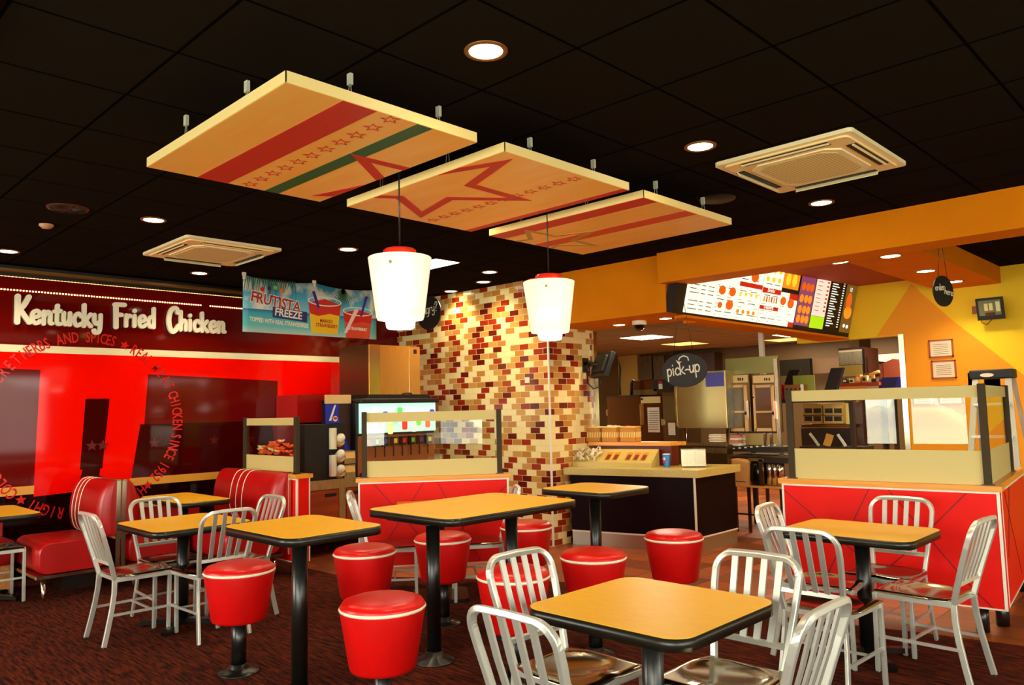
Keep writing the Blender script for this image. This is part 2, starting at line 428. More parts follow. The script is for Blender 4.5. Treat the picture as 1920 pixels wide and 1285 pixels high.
REDPANEL = mat('red_laminate', (236, 18, 6), 0.5, spec=0.2, noise=0.06, nscale=5)
WHITETRIM = mat('white_trim', (238, 232, 214), 0.35)
FROST = mat('frosted_glass', (204, 188, 124), 0.6, spec=0.2)
GLASS = glass_mat('clear_glass', (250, 252, 246), 1.0)
WGLASS = glass_mat('window_glass', (250, 252, 250), 0.4)
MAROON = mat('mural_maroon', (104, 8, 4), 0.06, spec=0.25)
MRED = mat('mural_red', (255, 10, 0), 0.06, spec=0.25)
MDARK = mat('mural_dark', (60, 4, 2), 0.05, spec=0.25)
MBLACK = mat('mural_black', (22, 3, 2), 0.05, spec=0.25)
MLINE = mat('mural_letters', (214, 22, 12), 0.2)
MCREAM = mat('mural_cream', (246, 236, 190), 0.2)
MTAN = mat('mural_tan', (226, 158, 50), 0.25)
BLACK = mat('black', (8, 7, 6), 0.5)
DARKB = mat('dark_brown', (36, 20, 10), 0.4)
COUNTERF = mat('counter_front', (22, 2, 4), 0.5, spec=0.1)
STONE = mat('stone_top', (216, 190, 104), 0.3, noise=0.35, nscale=160)
WHITE = mat('white_plastic', (236, 228, 200), 0.4)
KWALL = mat('kitchen_wall', (96, 66, 26), 0.6)
KDARK = mat('kitchen_dark', (34, 22, 9), 0.6)
LAMP = mat('lamp_glow', (255, 244, 214), 0.5, emit=(255, 236, 190), estr=14)
PANELG = mat('panel_glow', (255, 255, 250), 0.5, emit=(255, 250, 236), estr=5)
PANELD = mat('panel_dim', (250, 225, 140), 0.5, emit=(250, 216, 120), estr=0.8)

# ------------------------------------------------------------ the room
CZ = 2.98
XL = -8.5          # mural wall
YT = 6.41          # tiled wall
YB = 10.0          # yellow wall
YF = -2.3          # glazed front
XR = 2.6           # glazed side
struct('floor', MB().box(-11, YF-0.2, -0.1, XR+0.2, 14.2, 0.0), QUARRY)
cp = [(XL, YF), (XR, YF), (XR, 5.75), (-1.0, 5.6), (-1.7, 5.48), (-2.9, 5.2), (-4.45, 5.16), (-5.1, 4.78), (-6.25, 4.06), (XL, 4.0)]
struct('floor', MB().prism(cp, 0.0, 0.006), CARPET)
struct('ceiling', MB().box(XL-0.2, YF-0.2, CZ, XR+0.2, YB+0.2, CZ+0.1), CEIL)
struct('wall_left', MB().box(XL-0.2, YF-0.2, 0, XL, YT+0.8, CZ), mat('dark_wall', (24, 10, 8), 0.5))
struct('wall_tiled', MB().box(XL, YT, 0, -5.7, 7.22, CZ), TILES)
struct('trim_1', MB().box(-5.712, YT-0.006, 0, -5.694, YT+0.012, CZ-0.5), WHITETRIM)
# orange bulkheads
struct('trim_2', MB().box(-5.95, YT-0.03, 2.41, -4.13, 7.2, CZ), ORANGE)
struct('trim_3', MB().box(-4.15, 6.29, 2.685, XR, 6.62, CZ), ORANGE)
struct('trim_4', MB().box(-4.45, 7.2, 2.38, -4.15, YB, CZ), ORANGE)
struct('trim_5', MB().box(-2.7, 6.62, 2.79, -2.06, YB, CZ), ORANGE)
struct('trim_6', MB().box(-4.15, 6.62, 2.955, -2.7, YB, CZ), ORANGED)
# yellow wall with the kitchen opening at its left
wb = MB().box(-3.14, YB, 0, XR+0.2, YB+0.15, CZ).box(-4.45, YB, 2.29, -3.14, YB+0.15, CZ)
struct('wall_yellow', wb, YELLOW)
mA = frame((-3.0, YB, 0), (1,0,0), (0,0,1))
tri = MB(); poly_on(tri, mA, [(0.003, 2.905), (-0.13, 2.716), (-0.13, 0.4), (2.2, 0.4), (2.2, 0.62), (0.42, 2.426)], 0.0, 0.004)
tri2 = MB(); poly_on(tri2, mA, [(-0.13, 2.716), (-0.436, 2.297), (-0.13, 2.297)], 0.0, 0.004)
tag(tri.build('trim_7', AMBER), kind='structure'); tag(tri2.build('trim_8', AMBER), kind='structure')
# opening frames (steel)
struct('trim_9', MB().box(-5.7, 7.17, 0.83, -5.66, 7.24, 2.4), CHROME)
struct('trim_10', MB().box(-3.17, 9.96, 0, -3.11, 10.2, 2.3), CHROME)
# kitchen shell
struct('ceiling_kitchen', MB().box(-10.2, 7.0, 2.6, -4.45, YB, 2.65).box(-10.2, YB+0.16, 2.6, -1.5, 13.8, 2.65).box(-10.2, YB, 2.6, -4.46, YB+0.16, 2.65), KCEIL)
struct('wall_kitchen_back', MB().box(-10.2, 13.6, 0, -1.5, 13.8, 2.6), KWALL)
struct('wall_kitchen_left', MB().box(-10.2, 7.22, 0, -10.0, 13.6, 2.6), KWALL)
struct('wall_kitchen_right', MB().box(-1.6, YB+0.15, 0, -1.5, 13.6, 2.6), KWALL)
# glazed front and side walls
def glazed(name, horizontal, a0, a1, fixed, openings):
    wall = MB(); th = 0.15
    def b(p0, p1, z0, z1):
        if horizontal: wall.box(p0, fixed-th, z0, p1, fixed, z1)
        else: wall.box(fixed, p0, z0, fixed+th, p1, z1)
    p = a0
    for (o0, o1) in openings:
        b(p, o0, 0, CZ); b(o0, o1, 0, 0.75); b(o0, o1, 2.5, CZ); p = o1
    b(p, a1, 0, CZ); struct(name, wall, mat('inner_wall', (196, 90, 20), 0.7))
wins = [(-7.9, -6.5), (-6.3, -4.9), (-3.16, -2.62), (-2.48, -1.62), (-1.2, 0.2), (0.4, 2.0)]
glazed('wall_front', True, XL-0.2, XR+0.2, YF, wins)
winr = [(-1.9, -0.3), (-0.1, 1.5), (1.7, 3.3), (3.5, 5.1), (7.2, 9.2)]
glazed('wall_right', False, YF, YB+0.15, XR, winr)
k = 1
for (a, b) in wins:
    fr = MB().box(a, YF-0.1, 0.75, b, YF-0.04, 0.8).box(a, YF-0.1, 2.45, b, YF-0.04, 2.5).box(a, YF-0.1, 0.8, a+0.05, YF-0.04, 2.45).box(b-0.05, YF-0.1, 0.8, b, YF-0.04, 2.45)
    w = struct('window_%d' % k, fr, BLACKM); MB().box(a+0.05, YF-0.075, 0.8, b-0.05, YF-0.067, 2.45).build('pane', WGLASS, w); k += 1
for (a, b) in winr:
    fr = MB().box(XR+0.04, a, 0.75, XR+0.1, b, 0.8).box(XR+0.04, a, 2.45, XR+0.1, b, 2.5).box(XR+0.04, a, 0.8, XR+0.1, a+0.05, 2.45).box(XR+0.04, b-0.05, 0.8, XR+0.1, b, 2.45)
    w = struct('window_%d' % k, fr, BLACKM); MB().box(XR+0.067, a+0.05, 0.8, XR+0.075, b-0.05, 2.45).build('pane', WGLASS, w); k += 1
# ground outside
struct('ground', MB().box(-40, -40, -0.3, 40, -2.5, -0.12).box(2.85, -2.5, -0.3, 40, 40, -0.12), mat('asphalt', (170, 168, 160), 0.9, noise=0.2, nscale=2))

# ------------------------------------------------------------ mural wall
XM = -8.445
mM = frame((XM, 0, 0), (0, 1, 0), (0, 0, 1))          # x = world y, y = world z, z = +X
mural = thing('wall_mural', 'huge glossy red and maroon mural with a cream stripe and ring of lettering', 'mural', (0, 0, 0))
def mur(name, m, pts, z, t=0.002):
    b = MB(); poly_on(b, mM, pts, z, t); return b.build(name, m, mural)
Y0, Y1 = -1.6, YT-0.01
mb = MB().box(XL+0.002, Y0, 0.02, XM, Y1, 2.86); mb.build('backing_board', MBLACK, mural)
mur('maroon_band', MAROON, [(Y0, 2.215), (Y1, 2.215), (Y1, 2.86), (Y0, 2.86)], 0.0005)
mur('cream_stripe', MCREAM, [(Y0, 2.145), (Y1, 2.145), (Y1, 2.215), (Y0, 2.215)], 0.001, 0.003)
mur('red_field', MRED, [(Y0, 0.88), (Y1, 0.88), (Y1, 2.145), (Y0, 2.145)], 0.0005)
mur('dark_field', MAROON, [(3.10, 1.43), (4.62, 1.43), (4.62, 1.90), (3.13, 1.955)], 0.0025)  # maroon patch painted for the dark reflection in the glossy wall
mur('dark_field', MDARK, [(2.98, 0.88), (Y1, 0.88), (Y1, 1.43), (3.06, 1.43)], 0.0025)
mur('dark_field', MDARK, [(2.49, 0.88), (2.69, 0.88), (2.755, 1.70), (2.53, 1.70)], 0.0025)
mur('dark_field', MAROON, [(1.0, 0.88), (2.10, 0.88), (2.125, 1.98), (1.0, 2.01)], 0.0025)  # left patch: dark window reflection put into the mural's colour
mur('tan_band', MTAN, [(Y0, 0.80), (Y1, 0.80), (Y1, 0.88), (Y0, 0.88)], 0.001, 0.006)
mur('red_stripe', MRED, [(2.10, 0.775), (2.46, 0.79), (2.52, 1.0), (2.11, 1.0)], 0.008)
mur('red_stripe', MRED, [(2.66, 0.76), (2.94, 0.74), (2.98, 1.0), (2.68, 1.0)], 0.008)
# ring of lettering
rc = (2.57, 1.435); RR = 0.872
seg = [('SECRET', 160, 134), ('HERBS', 128.3, 114.5), ('AND', 107, 98), ('SPICES', 90.5, 75), ('*', 67.6, 67.6), ('REAL', 61, 49), ('MEAT', 42, 26.5), ('CHICKEN', 20, -3.5), ('SINCE', -10, -25.2), ('1952', -31.2, -41.6), ('*', -48.2, -48.2), ('HE', -53, -57.5), ('RIGHT', -103.8, -121.0), ('*', -127.7, -127.7), ("COLONEL'S", -133.8, -170)]
for word, a0, a1 in seg:
    lets = MB()
    for q, c in enumerate(word):
        a = math.radians(a0+(a1-a0)*q/max(1, len(word)-1)); px_, pz_ = 2.52+0.872*math.cos(a), 1.445+0.872*math.sin(a)
        k_ = 0.05*(1+math.cos(a)) ; px_ += k_*0.5
        M2 = mM @ Matrix.Translation((px_, pz_, 0.009)) @ Matrix.Rotation(a-PI/2, 4, 'Z')
        if c == '*': poly_on(lets, M2, star(0, 0.0, 0.05, 0.022), 0, 0.002)
        else:
            me = type_mesh(c, 0.15, extrude=0.001, bold=0.002, sx=0.62, align='CENTER'); me.transform(M2 @ Matrix.Translation((0, -0.05, 0)))
            lets.add([v.co.copy() for v in me.vertices], [tuple(q2.vertices) for q2 in me.polygons]); bpy.data.meshes.remove(me)
    lets.build('ring_star' if word == '*' else 'ring_word', MLINE, mural)
for y_ in (2.6, 2.70, 3.2, 3.85, 4.3):
    sb = MB(); poly_on(sb, mM, star(y_, 1.23, 0.06), 0.006, 0.002); sb.build('faded_star', mat('mural_star', (96, 10, 6), 0.2), mural)

# raised sign
sign = thing('wall_sign', 'raised cream lettering high on the maroon part of the mural wall', 'sign', (XM, 2.9, 2.4))
def sign_word(txt, y0, z0, s, w, sx, caps=1.0, slope=0.0):
    x = y0
    for j, ch in enumerate(txt):
        mb = MB(); S = s*(caps if j == 0 else 1.0)
        M2 = mM @ Matrix.Translation((0, z0, 0.02))
        x = stroke_glyph(mb, ch, x, S, w*(1.18 if j == 0 else 1.0), M2, 0.035, 0, sx)+0.012
        o = mb.build('letter', MCREAMS, sign); o.matrix_parent_inverse = Matrix.Translation((-XM, -2.9, -2.4))
    return x
MCREAMS = mat('sign_letters', (252, 244, 216), 0.4)
sign_word('Kentucky', 1.90, 2.425, 0.215, 0.040, 0.80, 1.16)
sign_word('Fried', 2.775, 2.45, 0.205, 0.039, 0.80, 1.08)
sign_word('Chicken', 3.31, 2.44, 0.205, 0.039, 0.82, 1.14)
# cove above the mural with strings of small lights
one('cove_rail', MB().box(XL+0.01, Y0, 2.90, XL+0.16, Y1, 2.925), mat('cove_metal', (130, 84, 30), 0.35, 0.6), 'thin bronze cove rail running above the mural under the black ceiling', 'rail')
for z_, sp_, r_, ya, yb_, lab in ((2.735, 0.026, 0.0065, 1.2, 3.70, 'lower string of small warm lights across the maroon band'), (2.735, 0.026, 0.0065, 3.78, 4.75, 'short continuation of the lower light string, running behind the drinks banner'), (2.862, 0.03, 0.004, 1.2, 4.75, 'upper thin string of tiny lights along the mural top')):
    b = MB().box(XM+0.001, ya, z_-0.002, XM+0.002, yb_, z_+0.002); y_ = ya+0.01
    while y_ < yb_:
        b.box(XM+0.002, y_-r_, z_-r_, XM+0.003+r_, y_+r_, z_+r_); y_ += sp_
    one('light_string', b, mat('string_glow'+str(z_), (255, 226, 150), 0.5, emit=(255, 214, 140), estr=2.2 if z_ < 2.8 else 0.8), lab, 'light')

# ------------------------------------------------------------ hanging canopy panels with stripes and stars
CR = mat('canopy_red', (206, 40, 16), 0.5); CG = mat('canopy_green', (26, 92, 44), 0.5); CS = mat('canopy_star', (190, 40, 18), 0.5)
CSG = mat('canopy_faded_star', (190, 150, 60), 0.5); CEDGE = mat('canopy_edge', (252, 226, 150), 0.4)
def clip_poly(pts, x0, y0, x1, y1):
    for ax, lim, sgn in ((0, x0, 1), (0, x1, -1), (1, y0, 1), (1, y1, -1)):
        out = []
        for i in range(len(pts)):
            a, b = pts[i], pts[(i+1) % len(pts)]
            ia, ib = sgn*(a[ax]-lim) >= 0, sgn*(b[ax]-lim) >= 0
            if ia: out.append(a)
            if ia != ib:
                t = (lim-a[ax])/(b[ax]-a[ax]); out.append((a[0]+t*(b[0]-a[0]), a[1]+t*(b[1]-a[1])))
        pts = out
        if not pts: return []
    return pts
def outline_polys(cx, cy, R, w, rot, squash=1.0, r=None):
    o = star(0, 0, R, r or R*0.42, rot); i_ = star(0, 0, R-w, (r or R*0.42)-w*0.45, rot)
    return [[(cx+p[0]*squash, cy+p[1]) for p in (o[k], o[(k+1) % 10], i_[(k+1) % 10], i_[k])] for k in range(10)]
def canopy(y0, y1, x0, x1, label, bands, bigs, rows):
    zb, zt = 2.75, 2.797
    t = thing('ceiling_panel', label, 'hanging panel', ((x0+x1)/2, (y0+y1)/2, zb), 0, 'timber panels hung under the black ceiling')
    inv = Matrix.Translation((-(x0+x1)/2, -(y0+y1)/2, -zb))
    def put(b, n, m):
        o = b.build(n, m, t); o.matrix_parent_inverse = inv; return o
    put(MB().box(x0+0.004, y0+0.004, zb, x1-0.004, y1-0.004, zt), 'board', CANOPY)
    e = MB().box(x0, y0, zb+0.001, x1, y0+0.004, zt).box(x0, y1-0.004, zb+0.001, x1, y1, zt).box(x0, y0, zb+0.001, x0+0.004, y1, zt).box(x1-0.004, y0, zb+0.001, x1, y1, zt)
    put(e, 'edge_strip', CEDGE)
    # underside graphics, drawn in world x,y and facing down
    def under(polys, n, m, d):
        b = MB()
        for p in polys:
            p = clip_poly(p, x0+0.004, y0+0.004, x1-0.004, y1-0.004)
            if len(p) > 2: b.prism(p, zb-d, zb)
        if b.v: put(b, n, m)
    for (a0, a1, m) in bands: under([[(x0, a0), (x1, a0), (x1, a1), (x0, a1)]], 'stripe', m, 0.0012)
    for (cx, cy, R, w, rot, m) in bigs: under(outline_polys(cx, cy, R, w, rot), 'big_star', m, 0.0024)
    for (cy, xa, xb, n, R) in rows:
        P_ = []
        for k in range(n):
            P_ += outline_polys(xa+(xb-xa)*k/(n-1), cy, R, 0.010, 0.9)
        under(P_, 'star_row', CS, 0.0018)
    for cx, cy in ((-3.70, y0+0.10), (-3.13, y0+0.13), (-2.78+0.02*(y0 < 2), y0+0.42), (-2.78, y1-0.05), (-3.70, y1-0.1)):
        b = MB().box(cx-0.013, cy-0.008, CZ-0.055, cx+0.013, cy+0.008, CZ-0.004)
        b.tube([(cx-0.006, cy, CZ-0.05), (cx-0.014, cy, CZ-0.11), (cx, cy, zt)], 0.0018, 6).tube([(cx+0.006, cy, CZ-0.05), (cx+0.012, cy, CZ-0.11), (cx, cy, zt)], 0.0018, 6)
        put(b, 'hanger', mat('hanger_grey', (200, 200, 176), 0.4))
XA, XB = -3.93, -2.56
BIG = (-3.29, 2.71, 0.675, 0.155, PI/2, CR)
canopy(1.43, 2.42, XA, XB, 'nearest hanging timber panel with wide red stripe, row of small stars and green stripe', [(1.685, 1.85, CR), (2.065, 2.15, CG)], [BIG], [(1.945, -3.86, -2.60, 11, 0.047)])
canopy(2.60, 3.625, XA+0.01, XB, 'middle hanging timber panel showing most of the big red outlined star', [(3.565, 3.63, CR)], [BIG], [(3.205, -3.83, -2.63, 12, 0.045)])
canopy(3.81, 4.875, XA, XB-0.03, 'farthest hanging timber panel with two red stripes and a faded greenish star', [(3.805, 3.96, CR), (4.28, 4.42, mat('canopy_red_thin', (224, 70, 24), 0.5))], [(-3.76, 4.28, 0.45, 0.1, PI/2, CSG)], [])

# ------------------------------------------------------------ ceiling cassettes, downlights, speakers
AIRW = mat('cassette_plastic', (255, 240, 186), 0.45); AIRG = grid_mat('cassette_grille', (250, 232, 160), (200, 176, 110), 0.02, 0.02, 0, 0, 0.003, 0.6)
def cassette(x0, y0, x1, y1, label):
    cx, cy = (x0+x1)/2, (y0+y1)/2; w, h = x1-x0, y1-y0
    t = thing('ceiling_air_conditioner', label, 'air conditioner', (cx, cy, CZ-0.035), 0, 'square air conditioner cassettes in the black ceiling')
    MB().prism(rrect(w, h, 0.03), 0.012, 0.035).build('outer_frame', AIRW, t)
    MB().prism(rrect(w-0.08, h-0.08, 0.04), 0.002, 0.0125).build('face_panel', mat('cassette_face', (250, 220, 150), 0.5), t)
    o = []
    for sx, sy in ((1,1),(1,-1),(-1,-1),(-1,1)): pass
    a, b = w*0.33, h*0.33; c = 0.07
    MB().prism([(-a+c,-b),(a-c,-b),(a,-b+c),(a,b-c),(a-c,b),(-a+c,b),(-a,b-c),(-a,-b+c)], -0.006, 0.002).build('grille_frame', AIRW, t)
    a -= 0.035; b -= 0.035
    MB().prism([(-a+c,-b),(a-c,-b),(a,-b+c),(a,b-c),(a-c,b),(-a+c,b),(-a,b-c),(-a,-b+c)], -0.008, -0.005).build('grille', AIRG, t)
    for k in range(4):
        R = Matrix.Rotation(k*PI/2, 4, 'Z'); rad = (h if k % 2 == 0 else w)*0.41
        opn = MB(); opn.cbox(R @ Vector((0, rad, 0.0)), (0.52, 0.055, 0.004), R.to_3x3()); opn.build('air_slot', BLACK, t)
        fl = MB(); m2 = R.to_3x3() @ Matrix.Rotation(0.9 if k in (0, 1) else 0.25, 3, 'X')
        fl.cbox(R @ Vector((0, rad+0.012, -0.006)), (0.53, 0.05 if k in (0,1) else 0.012, 0.005), m2); fl.build('flap', AIRW, t)
cassette(-2.33, 4.19, -1.50, 5.09, 'square cream air conditioner cassette in the ceiling right of the hanging panels')
cassette(-7.16, 2.58, -6.20, 3.44, 'cream air conditioner cassette in the ceiling above the mural sign')
cassette(-3.75, -0.28, -2.86, 0.60, 'corner of an air conditioner cassette at the upper left edge of the view')
def downlight(x, y, z, label, r=0.075, power=9, group='round recessed downlights'):
    t = thing('downlight', label, 'ceiling light', (x, y, z), 0, group)
    MB().lathe([(r*1.22, -0.001), (r*1.2, -0.006), (r*1.0, -0.008), (r*0.93, -0.003)], 28, cap=False).build('trim_ring', mat('downlight_ring', (150, 96, 40), 0.4, 0.5), t)
    MB().lathe([(r*0.93, -0.004), (r*0.80, -0.0025), (r*0.0, -0.002)], 28, cap=False).build('lamp_disc', LAMP, t)
    L = bpy.data.lights.new('downlight_lamp', 'SPOT'); L.energy = power; L.color = (1.0, 0.80, 0.50); L.shadow_soft_size = 0.06
    L.spot_size = 2.3; L.spot_blend = 0.7
    o = bpy.data.objects.new('downlight_lamp', L); COL.objects.link(o); o.location = (0, 0, -0.03); o.parent = t
for x, y, lab in ((-2.204, 2.14, 'large bright downlight nearest the viewer, above the near table'), (-2.221, 3.854, 'downlight left of the right-hand ceiling cassette'), (-2.269, 5.645, 'downlight just in front of the orange bulkhead'),
                  (-5.884, 2.2, 'downlight left of the hanging panels, beside a dark ceiling speaker'), (-5.86, 3.9, 'downlight between the left cassette and the left pendant lamp'), (-7.817, 3.392, 'downlight just behind the left cassette, above the mural'),
                  (-7.794, 1.685, 'downlight at the far left edge over the mural'), (-5.894, 5.712, 'downlight nearest the top of the tiled wall'), (-6.4, 6.1, 'downlight close against the top of the tiled wall'), (-7.159, 6.259, 'small downlight in the corner above the round black sign'),
                  (-4.05, 2.14, 'downlight peeking out behind the front edge of the nearest hanging panel'), (-4.05, 3.80, 'downlight peeking out behind the middle hanging panel'), (-7.9, 4.9, 'faint downlight over the mural behind the cassette'), (-0.4, 3.85, 'downlight at the right edge of the view')):
    downlight(x, y, CZ, lab, power=22)
for x, y, z, lab in ((-2.744, 7.15, 2.79, 'downlight nearest the menu board under the brown soffit'), (-2.86, 8.2, 2.955, 'downlight above the far end of the menu board'), (-2.321, 7.238, 2.79, 'downlight near the bulkhead under the soffit'), (-2.363, 8.372, 2.79, 'middle downlight of the soffit by the order sign'), (-2.376, 9.397, 2.79, 'downlight behind the round order sign, next to the yellow wall')):
    downlight(x, y, z, lab, r=0.085, power=26, group='downlights under the counter soffit')
for x, y, lab in ((-5.094, 6.923, 'left small downlight in the soffit over the pick-up counter'), (-4.432, 6.835, 'right small downlight in the soffit over the pick-up counter')):
    downlight(x, y, 2.41, lab, r=0.07, power=18, group='downlights over the pick-up counter')
t = thing('ceiling_speaker', 'round dark ceiling speaker with ribbed grille near the left downlight', 'speaker', (-6.6+0.67, 1.634, CZ))
MB().lathe([(0.135, -0.001), (0.13, -0.008), (0.115, -0.01)], 32, cap=False).build('rim', mat('speaker_rim', (70, 40, 20), 0.4), t)
sp = MB()
for k in range(16):
    a = 2*PI*k/16; sp.tube([(0.03*math.cos(a), 0.03*math.sin(a), -0.009), (0.12*math.cos(a), 0.12*math.sin(a), -0.007)], 0.003, 5)
sp.lathe([(0.12, -0.004), (0.0, -0.004)], 24, cap=False); sp.build('grille', mat('speaker_grille', (52, 26, 14), 0.6), t)
one('smoke_detector', MB().lathe([(0.05, -0.001), (0.05, -0.012), (0.03, -0.03), (0.0, -0.032)], 24, (-6.541, 1.658, CZ), cap=False), mat('detector', (200, 150, 110), 0.4), 'small pale smoke detector on the ceiling below the speaker', 'smoke detector')
one('ceiling_speaker', MB().lathe([(0.13, -0.001), (0.125, -0.008), (0.0, -0.006)], 28, (-2.735, 4.95, CZ), cap=False), mat('speaker_black', (20, 16, 12), 0.5), 'nearly invisible black ceiling speaker beside the farthest hanging panel', 'speaker')

# ------------------------------------------------------------ pendant lamps
SHADE = mat('pendant_shade', (250, 240, 214), 0.3, emit=(255, 236, 200), estr=0.34)
SHADEIN = mat('pendant_inner', (255, 250, 232), 0.3, emit=(255, 240, 206), estr=3.0)
def pendant_proto():
    t = thing('pendant_lamp', 'left pendant lamp, white tapered glass shade with red cap, beside the drinks banner', 'pendant lamp', (-3.2, 2.448, 1.93), 0, 'white pendant lamps with red caps')
    MB().lathe([(0.118, 0.048), (0.124, 0.06), (0.165, 0.372), (0.162, 0.374)], 48, cap=False).build('shade', SHADE, t)
    MB().lathe([(0.161, 0.370), (0.05, 0.372)], 48, cap=False).build('shade_top', SHADE, t)
    MB().lathe([(0.1175, 0.050), (0.121, 0.06), (0.138, 0.19)], 48, cap=False).build('shade_glow', SHADEIN, t)
    MB().lathe([(0.119, 0.049), (0.080, 0.044), (0.078, 0.04), (0.072, 0.006), (0.066, 0.0), (0.0, 0.002)], 40, cap=False).build('diffuser', SHADEIN, t)
    MB().lathe([(0.084, 0.370), (0.086, 0.412), (0.076, 0.42), (0.0, 0.422)], 36, cap=False).build('red_cap', mat('pendant_cap', (222, 40, 20), 0.4), t)
    MB().tube([(0, 0, 0.40), (0, 0, CZ-1.93)], 0.004, 8).build('cord', BLACKM, t)
    MB().lathe([(0.05, CZ-1.93-0.02), (0.05, CZ-1.93-0.006)], 20).build('ceiling_rose', BLACKM, t)
    for k in range(3):
        a = -0.95+k*2*PI/3; M = Matrix.Translation((0.158*math.cos(a), 0.158*math.sin(a), 0.325)) @ Matrix.Rotation(a, 4, 'Z') @ Matrix.Rotation(PI/2, 4, 'Y')
        MB().lathe([(0.007, -0.002), (0.007, 0.006), (0.0, 0.008)], 12, m=M, cap=False).build('screw', mat('brass', (190, 150, 60), 0.3, 0.8), t)
    return t
pl = pendant_proto()
pr = copy_tree(pl); pr.location = (-3.243, 3.669, 1.934)
pr['label'] = 'right pendant lamp, white tapered glass shade with red cap, in front of the tiled column'

# ------------------------------------------------------------ chairs
def make_chair():
    t = thing('metal_chair', '', 'chair', (0,0,0), 0, 'brushed aluminium chairs')
    # seat: pressed sheet with a dished middle and rolled rim; faces +Y, back at -Y
    n = 22; W_, D_ = 0.40, 0.41; v = []; f = []
    for j in range(n+1):
        for i in range(n+1):
            x = -W_/2+W_*i/n; y = -D_/2+D_*j/n
            k = 1.0 if y > -0.1 else 1.0-0.18*(-0.1-y)/0.1
            r = (x/0.165)**2+((y+0.03)/0.15)**2
            d = -0.02*max(0.0, 1-r)**0.6 if r < 1 else 0.0
            rim = max(abs(x)/(W_/2), abs(y)/(D_/2)); d -= 0.010*max(0, (rim-0.93)/0.07)**2
            ridge = 0.006*math.exp(-(x/0.03)**2)*max(0.0, min(1, (y-0.0)/0.12))
            v.append((x*k, y+0.01, 0.455+d+ridge)); 
    for j in range(n):
        for i in range(n): a = j*(n+1)+i; f.append((a, a+1, a+n+2, a+n+1))
    m = MB(); m.add(v, f, True); m.build('seat', ALUSEAT, t).modifiers.new('thick', 'SOLIDIFY').thickness = 0.003
    # apron rails
    ap = MB()
    ap.box(-0.18, 0.185, 0.415, 0.18, 0.205, 0.446)
    ap.sweep([(-0.185, 0.19, 0.43), (-0.162, -0.185, 0.43)], 0.032, 0.014, (1,0,0)); ap.sweep([(0.185, 0.19, 0.43), (0.162, -0.185, 0.43)], 0.032, 0.014, (1,0,0))
    ap.box(-0.165, -0.19, 0.415, 0.165, -0.175, 0.44); ap.build('seat_frame', ALU, t)
    for s in (-1, 1):
        b = MB(); b.sweep([(s*0.188, 0.195, 0.44), (s*0.190, 0.200, 0.012)], 0.024, 0.024, (1,0,0)); lg = b.build('leg', ALU, t, bevel=0.003); MB().lathe([(0.010, 0.0), (0.010, 0.013)], 10, (s*0.190, 0.200, 0)).build('foot_glide', BLACK, lg)
    prof = [(-0.262, 0.012), (-0.238, 0.12), (-0.214, 0.24), (-0.200, 0.34), (-0.196, 0.43)]
    for s in (-1, 1):
        b = MB(); b.sweep([(s*(0.176-0.006*k), y, z) for k, (y, z) in enumerate(prof)], 0.032, 0.018, (1,0,0)); lg = b.build('leg', ALU, t, bevel=0.003); MB().lathe([(0.010, 0.0), (0.010, 0.014)], 10, (s*0.176, -0.262, 0)).build('foot_glide', BLACK, lg)
    # arched back frame: flat bar, follows the rake
    def rake(z): return -0.196-0.255*max(0, z-0.43)-0.12*max(0, z-0.43)**2
    path = [(-0.152, 0.43), (-0.166, 0.55), (-0.183, 0.68)]
    R = 0.075; cx, cz = 0.187-R, 0.862-R
    L_ = [(-0.152, 0.43), (-0.164, 0.53), (-0.176, 0.64), (-0.185, 0.73)]
    for k in range(0, 9):
        a = PI-(PI/2)*k/8; L_.append((-cx+R*math.cos(a), cz+R*math.sin(a)))
    full = L_+[(0.0, 0.865)]+[(-x, z) for x, z in reversed(L_)]
    b = MB(); b.sweep([(x, rake(z), z) for x, z in full], 0.024, 0.028, (0, 1, -0.25)); b.build('back_frame', ALU, t, bevel=0.004)
    MB().sweep([(-0.155, rake(0.535), 0.535), (0.155, rake(0.535), 0.535)], 0.022, 0.016, (0,1,-0.25)).build('back_rail', ALU, t)
    for k in range(4):
        x = -0.099+0.066*k
        MB().sweep([(x*0.9, rake(0.535), 0.54), (x*0.98, rake(0.70)-0.006, 0.70), (x*1.02, rake(0.852), 0.852)], 0.028, 0.009, (0,1,-0.25)).build('slat', ALU, t)
    for s in (-1, 1): MB().sweep([(s*0.189, 0.198, 0.205), (s*0.172, -0.218, 0.205)], 0.016, 0.012, (1,0,0)).build('stretcher', ALU, t)
    MB().sweep([(-0.182, 0.03, 0.205), (0.182, 0.03, 0.205)], 0.012, 0.014, (0,1,0)).build('stretcher', ALU, t)
    return t
chair0 = make_chair(); used = []
def chair(backx, backy, ang, label):
    """back top centre and facing angle (0 faces +Y)"""
    d = 0.31; x = backx-math.sin(ang)*d; y = backy+math.cos(ang)*d
    if not used:
        chair0.location = (x, y, 0); chair0.rotation_euler = (0, 0, ang); chair0['label'] = label; used.append(1); return
    clone(chair0, (x, y, 0), ang, label)
Q = PI/2
chair(-1.75, 1.76, 0.0, 'front metal chair with its slatted back nearest the viewer, left of the near table')
chair(-2.42, 2.50, -Q-0.04, 'metal chair behind the left corner of the near table, in front of a red stool')
chair(-1.60, 3.08, PI, 'metal chair with shiny seat facing the viewer across the near table')
chair(-1.05, 2.44, Q, 'metal chair seen edge-on at the right end of the near table, lower right')
chair(-2.29, 4.60, -Q+0.12, 'metal chair farthest left at the right-hand table, beside the dark counter')
chair(-1.74, 3.82, 0.0, 'metal chair on the near side of the right-hand table, back to the viewer')
chair(-1.77, 5.40, PI, 'metal chair against the red half wall behind the right-hand table')
chair(-1.14, 4.70, Q-0.06, 'metal chair at the far right, turned sideways with its full seat showing')
